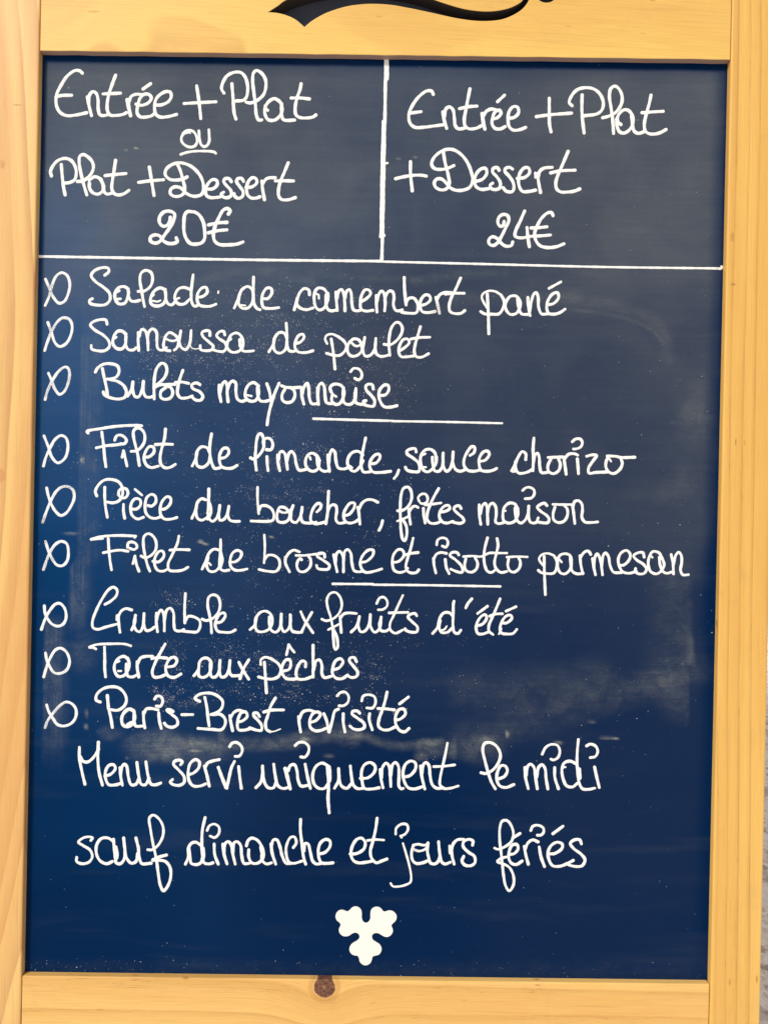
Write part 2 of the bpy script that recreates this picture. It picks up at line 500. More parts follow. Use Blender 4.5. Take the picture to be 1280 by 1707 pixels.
# side rails run down to the pavement and up past the picture
def lx(y): return 67.5 - 0.0194 * y            # inner edge, left
def rx(y): return 1220.0 - 0.0220 * y          # inner edge, right
def ox(y): return 1303.2 - 0.0220 * y          # outer edge, right
LW = 84.0
YT, YB = -150.0, 2049.0
o = slab('side_rail', [P(lx(YT), YT), P(lx(YB), YB), P(lx(YB) - LW, YB), P(lx(YT) - LW, YT)], 0, zb, M_left, sign, 0.0012)
o['label'] = 'paler pinkish left upright with soft grain and a brown stain'
o = slab('side_rail', [P(rx(YT), YT), P(ox(YT), YT), P(ox(YB), YB), P(rx(YB), YB)], 0, zb, M_right, sign, 0.0012)
o['label'] = 'yellow right upright with fine dark grain lines'

# bottom rail
G = 1.1
o = slab('bottom_rail', [P(lx(1627) + G, 1627.5), P(rx(1641) - G, 1641.5), P(rx(1760) - G, 1760), P(lx(1748) + G, 1748)], -0.0004, zb,
         M_bottom, sign, 0.0011, 3)
o['label'] = 'bottom rail with a round dark knot'

# top rail: a board pierced by the tail of its cut-out lettering
Z256 = 2.56
def sw(pts): return [(440 + x / Z256, y / Z256) for x, y in pts]
low = sw([(20, 50), (50, 52), (80, 58), (107, 67), (130, 78), (152, 94), (173, 113)])
low2 = sw([(173, 113), (200, 90), (230, 71), (265, 53), (300, 40), (340, 28), (380, 20), (450, 14), (540, 18), (620, 32), (720, 53),
           (820, 75), (900, 86), (960, 87), (1020, 79), (1075, 55), (1110, 28), (1132, -8), (1140, -50)])
up1 = sw([(1118, -50), (1112, -15), (1100, 5), (1080, 19), (1040, 36), (980, 47), (920, 47), (850, 37), (780, 17), (730, 0), (660, -24), (560, -44),
          (420, -58), (270, -50), (170, -28), (90, 2), (60, 24), (20, 50)])
hole = [P(*q) for q in list(spline(low, 1.5))[:-1] + list(spline(low2, 1.5))[:-1] + list(spline(up1, 1.5))[:-1]]
blob = [P(440 + (1205 + 42 * math.cos(t)) / Z256, (-24 + 33 * math.sin(t)) / Z256) for t in np.linspace(0, 2 * math.pi, 40, endpoint=False)]
def bt(x): return 84.0 + (x - 66) * 0.01303    # lower edge of the top rail
ys = -140.0
outer = [P(lx(84) + G, bt(66))]
for i in range(1, 40):                          # slightly ragged saw-cut lower edge
    xx = 66 + i * (1217 - 66) / 40
    outer.append(P(xx, bt(xx) + 0.5 * math.sin(i * 2.3) * math.sin(i * 0.7)))
outer += [P(rx(99) - G, bt(1217)), P(rx(ys) - G, ys), P(lx(ys) + G, ys)]
top = curve_plate('top_rail', [outer, hole, blob], -0.0003, zb + 0.006, 0.0005, [M_top, M_cut], sign)
top['label'] = 'top rail pierced by the swash of cut-out lettering'
hx0, hx1 = P(430, 20).x, P(960, 20).x
for p in top.data.polygons:                     # the walls of the cut are dark
    c = p.center
    if abs(p.normal.z) < 0.5 and hx0 < c.x < hx1 and c.y > P(440, 60).y and c.y < P(440, -90).y:
        p.material_index = 1

# the slate: a fine sheet that carries painted sky tint and where chalk dust lies
zp = -D_PANEL
def grid_panel():
    x0, x1, y0, y1 = 20.0, 1240.0, 64.0, 1660.0
    nx, ny = 408, 533
    gx = np.linspace(x0, x1, nx)
    gy = np.linspace(y0, y1, ny)
    X, Y = np.meshgrid(gx, gy)
    k = (DIST - zp) / DIST / S
    ax, ay = (X - CX) * k, (CY - Y) * k
    vx = ax * cr_ - ay * sr_
    vy = ax * sr_ + ay * cr_ + (FOOT - CY) / S
    # keep inside the rails (their faces start right of lx / left of rx)
    co = np.stack([vx.ravel(), vy.ravel(), np.full(vx.size, zp)], 1)
    idx = np.arange(nx * ny).reshape(ny, nx)
    q = np.stack([idx[:-1, :-1], idx[1:, :-1], idx[1:, 1:], idx[:-1, 1:]], -1).reshape(-1, 4)
    # a back sheet and rim give the panel its thickness
    nb = len(co)
    cor = [idx[0, 0], idx[0, -1], idx[-1, -1], idx[-1, 0]]
    back = co[cor].copy()
    back[:, 2] -= 0.004
    verts = np.concatenate([co, back])
    faces = [tuple(f) for f in q]
    b = [nb, nb + 1, nb + 2, nb + 3]
    faces.append((b[0], b[1], b[2], b[3]))
    edges = [list(idx[0, ::-1]), list(idx[:, 0]), list(idx[-1, :]), list(idx[::-1, -1])]
    faces.append(tuple(edges[0]) + (b[0], b[1]))
    faces.append(tuple(edges[1][::-1]) + (b[0], b[3]))
    faces.append(tuple(edges[2][::-1]) + (b[3], b[2]))
    faces.append(tuple(edges[3][::-1]) + (b[2], b[1]))
    me = bpy.data.meshes.new('chalkboard')
    me.from_pydata(verts.tolist(), [], faces)
    return me, X, Y, verts.shape[0]


def vnoise(X, Y, sx, sy, seed, octs=3):
    """smooth value noise for the chalk film and painted sky tint"""
    rg = np.random.default_rng(seed)
    out = np.zeros_like(X)
    amp, tot = 1.0, 0.0
    for o_ in range(octs):
        T = rg.random((256, 256))
        u = X / sx * 2 ** o_ + 40
        v = Y / sy * 2 ** o_ + 40
        iu, iv = np.floor(u).astype(int), np.floor(v).astype(int)
        fu, fv = u - iu, v - iv
        fu, fv = fu * fu * (3 - 2 * fu), fv * fv * (3 - 2 * fv)
        g_ = lambda a, b: T[b % 256, a % 256]
        out += amp * ((g_(iu, iv) * (1 - fu) + g_(iu + 1, iv) * fu) * (1 - fv) + (g_(iu, iv + 1) * (1 - fu) + g_(iu + 1, iv + 1) * fu) * fv)
        tot += amp
        amp *= 0.5
    return out / tot


def sm(v, a, b):
    t = np.clip((v - a) / (b - a), 0, 1)
    return t * t * (3 - 2 * t)


def ell(X, Y, cx, cy, rx_, ry_, rot=0.0, soft=0.8):
    c, s = math.cos(rot), math.sin(rot)
    u, v = (X - cx) * c + (Y - cy) * s, -(X - cx) * s + (Y - cy) * c
    return 1 - sm(np.hypot(u / rx_, v / ry_), 1 - soft, 1 + soft * 0.4)


def brush(X, Y, pts, wd, hard=0.3):
    d = np.full(X.shape, 1e9)
    s = spline(pts, 6)
    for x, y in s:
        d = np.minimum(d, np.hypot(X - x, Y - y))
    return 1 - sm(d, wd * hard, wd)


me, X, Y, nv = grid_panel()
wob = (vnoise(X, Y, 60, 60, 1) - .5) * 26
wob2 = (vnoise(X, Y, 22, 22, 2) - .5) * 14
n_big = vnoise(X, Y, 170, 120, 3)
n_mid = vnoise(X, Y, 50, 40, 4)
n_str = vnoise(X, Y, 200, 10, 5)
n_vst = vnoise(X, Y, 7, 160, 6)
Xw, Yw = X + wob, Y + wob
dl = 437 + (X - 640) * 0.018                     # the ruled line


def scatter(samples, p=4.5, blur=110.0):
    """tone measured at a few places on the board, spread between them"""
    num, den = np.zeros_like(X), np.zeros_like(X)
    for x, y, v in samples:
        k = 1.0 / (((Xw - x) ** 2 + (Yw - y) ** 2) + blur ** 2) ** (p / 2)
        num += k * v
        den += k
    return num / den


body = sm(Y, dl - 3, dl + 4)
# thin chalk film plus painted sky sheen: thickest in the price boxes, none low down
D = scatter([(200, 110, .155), (90, 200, .140), (250, 250, .150), (250, 380, .130), (400, 150, .150), (450, 380, .120), (1100, 200, .148), (1100, 300, .140), (90, 400, .118), (570, 240, .130), (710, 390, .086), (900, 150, .125), (1110, 400, .128),
             (350, 380, .115), (120, 600, .050), (750, 625, .070), (1150, 560, .098), (500, 480, .080), (350, 710, .036), (110, 700, .024), (860, 705, .058),
             (1000, 650, .068), (1130, 855, .072), (95, 970, 0), (280, 900, .024), (650, 862, .022), (910, 1100, .018), (1120, 1060, .022), (1010, 1170, .014),
             (600, 1050, .016), (300, 1150, .010), (100, 1345, 0), (690, 1350, 0), (1110, 1350, .012), (100, 1560, .001), (600, 1560, .002), (1010, 1560, .008)])
D *= (0.85 + 0.30 * n_big) * 0.69
D *= 1 - 0.75 * sm(X + wob, 1150, 1195) * sm(Y, 850, 960) - 0.35 * sm(X + wob * .7, 1165, 1195) * sm(Y, 560, 700)
# film cut back along the frame, deepening the edge shadow in the colour
te, le, re_ = 92 + (X - 70) * 0.0134, 71 - 0.0187 * (Y - 92), 1212.5 - 0.0222 * (Y - 106)
D *= sm(Y - te + wob2 * .12, 8, 16) * (0.72 + 0.28 * sm(Y - te, 10, 40))
D *= sm(X - le + wob2 * .1, 4, 9) * (0.35 + 0.65 * sm(re_ - X, 3, 30)) * sm(re_ - X, 0, 7)
D = np.maximum(D, 0.0003)
D = np.where(Y < te - 8, 0.02, D)
TINT_TOP = sm(Y, te - 8, te + 12)
# blue sky reflection painted in at the left, in uneven patches
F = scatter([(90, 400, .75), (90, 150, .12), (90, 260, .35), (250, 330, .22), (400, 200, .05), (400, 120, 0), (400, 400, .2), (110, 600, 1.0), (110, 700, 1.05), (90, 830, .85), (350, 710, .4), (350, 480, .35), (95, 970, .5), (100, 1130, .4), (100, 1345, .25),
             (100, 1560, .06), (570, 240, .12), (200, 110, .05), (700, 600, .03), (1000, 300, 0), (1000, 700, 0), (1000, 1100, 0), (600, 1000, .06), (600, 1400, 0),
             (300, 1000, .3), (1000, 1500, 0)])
F = np.clip(F * (0.75 + 0.5 * n_big), 0, 1) * TINT_TOP
V = np.zeros_like(D)
FILM_SHEEN = D
D = np.zeros_like(D)                            # from here on: separate smears, on top of the film
# vertical wipe at the left of the dish names
ed = 136 - 0.018 * (Y - 560) - 12 * sm(Y, 925, 950)
b1 = sm(X, ed - 1.5, ed + 1.5) * (1 - sm(X, ed + 18, ed + 46)) * sm(Y, 480, 600) * (1 - sm(Y, 1000, 1075))
D += 0.050 * b1 * (0.6 + 0.8 * n_vst); V = np.maximum(V, b1)
b1 = sm(X, 118, 121) * (1 - sm(X, 135, 150)) * sm(Y, 945, 965) * (1 - sm(Y, 1010, 1060))
D += 0.03 * b1; V = np.maximum(V, b1)
b2 = sm(X, 73 - .018 * (Y - 1060), 76 - .018 * (Y - 1060)) * (1 - sm(X, 88, 122)) * sm(Y, 1015, 1060) * (1 - sm(Y, 1190, 1300))
D += 0.085 * b2 * (0.4 + 1.1 * n_vst); V = np.maximum(V, b2)
D += 0.05 * ell(X, Yw, 140, 1085, 26, 36) * (0.4 + n_mid)
D += 0.04 * ell(Xw, Yw, 128, 490, 26, 30) * n_mid
# chalk cloud under the last dish
cl_ = lambda *a, **k: ell(X + wob2, Y + wob2 * .8, *a, **k)
D += 0.16 * cl_(262, 1243, 52, 30) * (0.35 + 1.1 * n_mid)
D += 0.11 * cl_(330, 1250, 60, 26) * (0.35 + n_mid)
D += 0.07 * cl_(185, 1222, 22, 12) + 0.10 * cl_(372, 1228, 10, 14)
D += 0.10 * brush(X, Y + wob2 * .8, [(300, 1236), (390, 1240), (470, 1238), (540, 1228), (590, 1232)], 17, .1) * (0.3 + n_str)
D += 0.11 * brush(X, Y + wob2 * .6, [(560, 1222), (600, 1226), (650, 1242), (700, 1240), (735, 1236)], 11, .1) * (0.3 + n_str)
D += 0.06 * brush(X, Y, [(470, 1236), (510, 1222), (565, 1210), (600, 1224)], 9, .1)
D += 0.15 * cl_(728, 1248, 36, 16) * (1 - sm(X, 757, 762)) * (.5 + n_mid)
D += 0.07 * sm(X, 745, 757) * (1 - sm(X, 758, 764)) * sm(Y, 1225, 1240) * (1 - sm(Y, 1262, 1268))
D += 0.07 * cl_(800, 1250, 42, 24) * (.4 + n_mid) + 0.10 * cl_(813, 1236, 14, 8)
D += 0.042 * brush(X, Y + wob * .4, [(1158, 1112), (1060, 1145), (960, 1180), (850, 1210), (770, 1235)], 42, .05) * (0.4 + n_str)
D += 0.035 * brush(X, Y + wob * .5, [(1000, 1130), (880, 1150), (780, 1150)], 50, .05)
# right-hand wipes
D += 0.05 * sm(X, 1060, 1120) * (1 - sm(X + wob2 * .5, 1146, 1158)) * sm(Y, 940, 1040) * (1 - sm(Y, 1108, 1118)) * (.3 + n_mid)
D += 0.10 * sm(X, 1140, 1151) * (1 - sm(X + wob2 * .6, 1154, 1160)) * sm(Y, 1045, 1075) * (1 - sm(Y, 1106, 1116)) * (.3 + n_mid)
D += 0.045 * sm(X + (1210 - Y) * .6, 1100, 1150) * (1 - sm(X, 1146, 1149)) * sm(Y, 1110, 1125) * (1 - sm(Y + wob * .4, 1185, 1215))
D += 0.045 * ell(Xw, Yw, 1160, 690, 30, 62, .1) + 0.03 * ell(Xw, Yw, 1130, 810, 50, 26, -.7) + 0.03 * ell(Xw, Yw, 1120, 965, 40, 40)
D += 0.026 * brush(X, Y, [(900, 497), (960, 500), (1030, 510), (1085, 532), (1110, 565), (1112, 600)], 16, .1)
D += 0.045 * brush(X, Y, [(945, 515), (1000, 522), (1050, 533), (1085, 550), (1105, 572)], 5, .1)
D += 0.03 * brush(X, Y, [(690, 470), (760, 458), (840, 455)], 14, .1) + 0.03 * brush(X, Y, [(760, 500), (860, 492), (960, 496)], 20, .1)
D += 0.03 * brush(X, Y, [(330, 470), (400, 452), (470, 458), (520, 470)], 12, .1) + 0.02 * brush(X, Y, [(520, 455), (600, 462), (700, 466)], 10, .1)
D += 0.02 * brush(X, Y, [(150, 445), (400, 447), (640, 452)], 7, .1) * n_str
# rubbed spots and crumbs
for x_, y_, a_, b_, k_ in ((1012, 1230, 13, 2.5, .38), (1026, 1231, 6, 2.5, .5), (985, 1203, 7, 2.5, .2), (930, 1238, 8, 3, .25), (845, 1224, 2.5, 6, .5),
                           (702, 1262, 12, 8, .12), (548, 1260, 9, 4, .2), (325, 1252, 12, 2.5, .45), (508, 1232, 8, 4, .4), (335, 903, 6, 2.5, .6),
                           (343, 907, 5, 2, .6), (138, 767, 4, 8, .35), (137, 767, 2, 4, .5), (452, 895, 4, 2, .7), (145, 1190, 3, 8, .25), (144, 1211, 4, 5, .35),
                           (483, 1154, 7, 1.6, .35), (664, 265, 4, 1.6, .3), (692, 262, 4, 1.6, .25), (211, 251, 3, 1.5, .5), (227, 247, 4, 1.6, .5),
                           (120, 890, 16, 2, .25), (212, 1263, 3, 2, .2), (1120, 704, 5, 3, .06), (980, 455, 20, 6, .02)):
    D += k_ * ell(X + wob2 * .15, Y, x_, y_, a_, b_, soft=.9) * (0.4 + 0.9 * n_mid)
D += 0.012 * sm(Y + wob2, 1592, 1616) * (0.4 + 0.8 * vnoise(X, Y, 12, 8, 9))
# crumbs of chalk
clump = sm(vnoise(X, Y, 16, 12, 12, 3), .42, .66) * (0.35 + 0.9 * sm(vnoise(X, Y, 60, 45, 13, 2), .4, .65))
SP = 0.0012 + 0.002 * body * (Y < 1250)
for cx_, cy_, a_, b_, k_ in ((300, 585, 90, 60, .33), (460, 560, 230, 110, .24), (560, 640, 160, 80, .18), (360, 620, 150, 60, .22), (500, 740, 120, 70, .22),
                             (470, 815, 110, 40, .28), (600, 830, 150, 60, .10), (290, 1000, 45, 24, .30), (480, 1020, 160, 80, .10), (440, 950, 60, 30, .18),
                             (470, 1115, 180, 65, .34), (300, 1148, 55, 28, .80), (290, 1110, 40, 40, .55), (535, 1165, 45, 16, .70), (590, 1120, 80, 40, .32),
                             (400, 1150, 110, 26, .30), (620, 1190, 70, 25, .15), (718, 1262, 14, 9, .7), (770, 1130, 40, 30, .15), (450, 870, 300, 90, .07),
                             (250, 760, 200, 60, .06), (285, 1170, 24, 10, .7), (700, 1060, 80, 26, .2)):
    SP = np.maximum(SP, 1.35 * k_ * ell(Xw, Yw, cx_, cy_, a_, b_, soft=.9) * (0.12 + 1.5 * clump))
SP = np.maximum(SP, 0.035 * sm(Y, 1588, 1612) * (0.35 + (X < 260)))
col = np.zeros((nv, 4), np.float32)
m_ = X.size
col[:m_, 0] = np.clip(FILM_SHEEN, 0, 1).ravel()
col[:m_, 1] = np.clip(SP, 0, 1).ravel()
col[:m_, 2] = np.clip(V, 0, 1).ravel()
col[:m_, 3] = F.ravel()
attr = me.color_attributes.new('chalk_and_sky', 'FLOAT_COLOR', 'POINT')
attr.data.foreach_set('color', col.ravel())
smear = np.zeros((nv, 4), np.float32)
smear[:m_, 0] = np.clip(D * 0.64, 0, 1).ravel()
smear[:m_, 1] = np.clip(V, 0, 1).ravel()
attr = me.color_attributes.new('chalk_smear', 'FLOAT_COLOR', 'POINT')
attr.data.foreach_set('color', smear.ravel())
me.update()
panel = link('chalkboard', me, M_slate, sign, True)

g = NT('dark_backing')
nn = g.noise(g.n('ShaderNodeTexCoord').outputs['Object'], 70, 4)
g.set(g.b.inputs['Base Color'], g.mixc(nn, (0.050, 0.058, 0.084), (0.075, 0.082, 0.108)))
g.b.inputs['Roughness'].default_value = 0.6
g.b.inputs['Specular IOR Level'].default_value = 0.1
slab('added_backing', [P(40, -130, -0.0125), P(1240, -130, -0.0125), P(1240, 56, -0.0125), P(40, 56, -0.0125)], -0.0142, -0.0165, g.m, sign, 0.0)  # sheet added deep behind the cut-out to keep it in shade

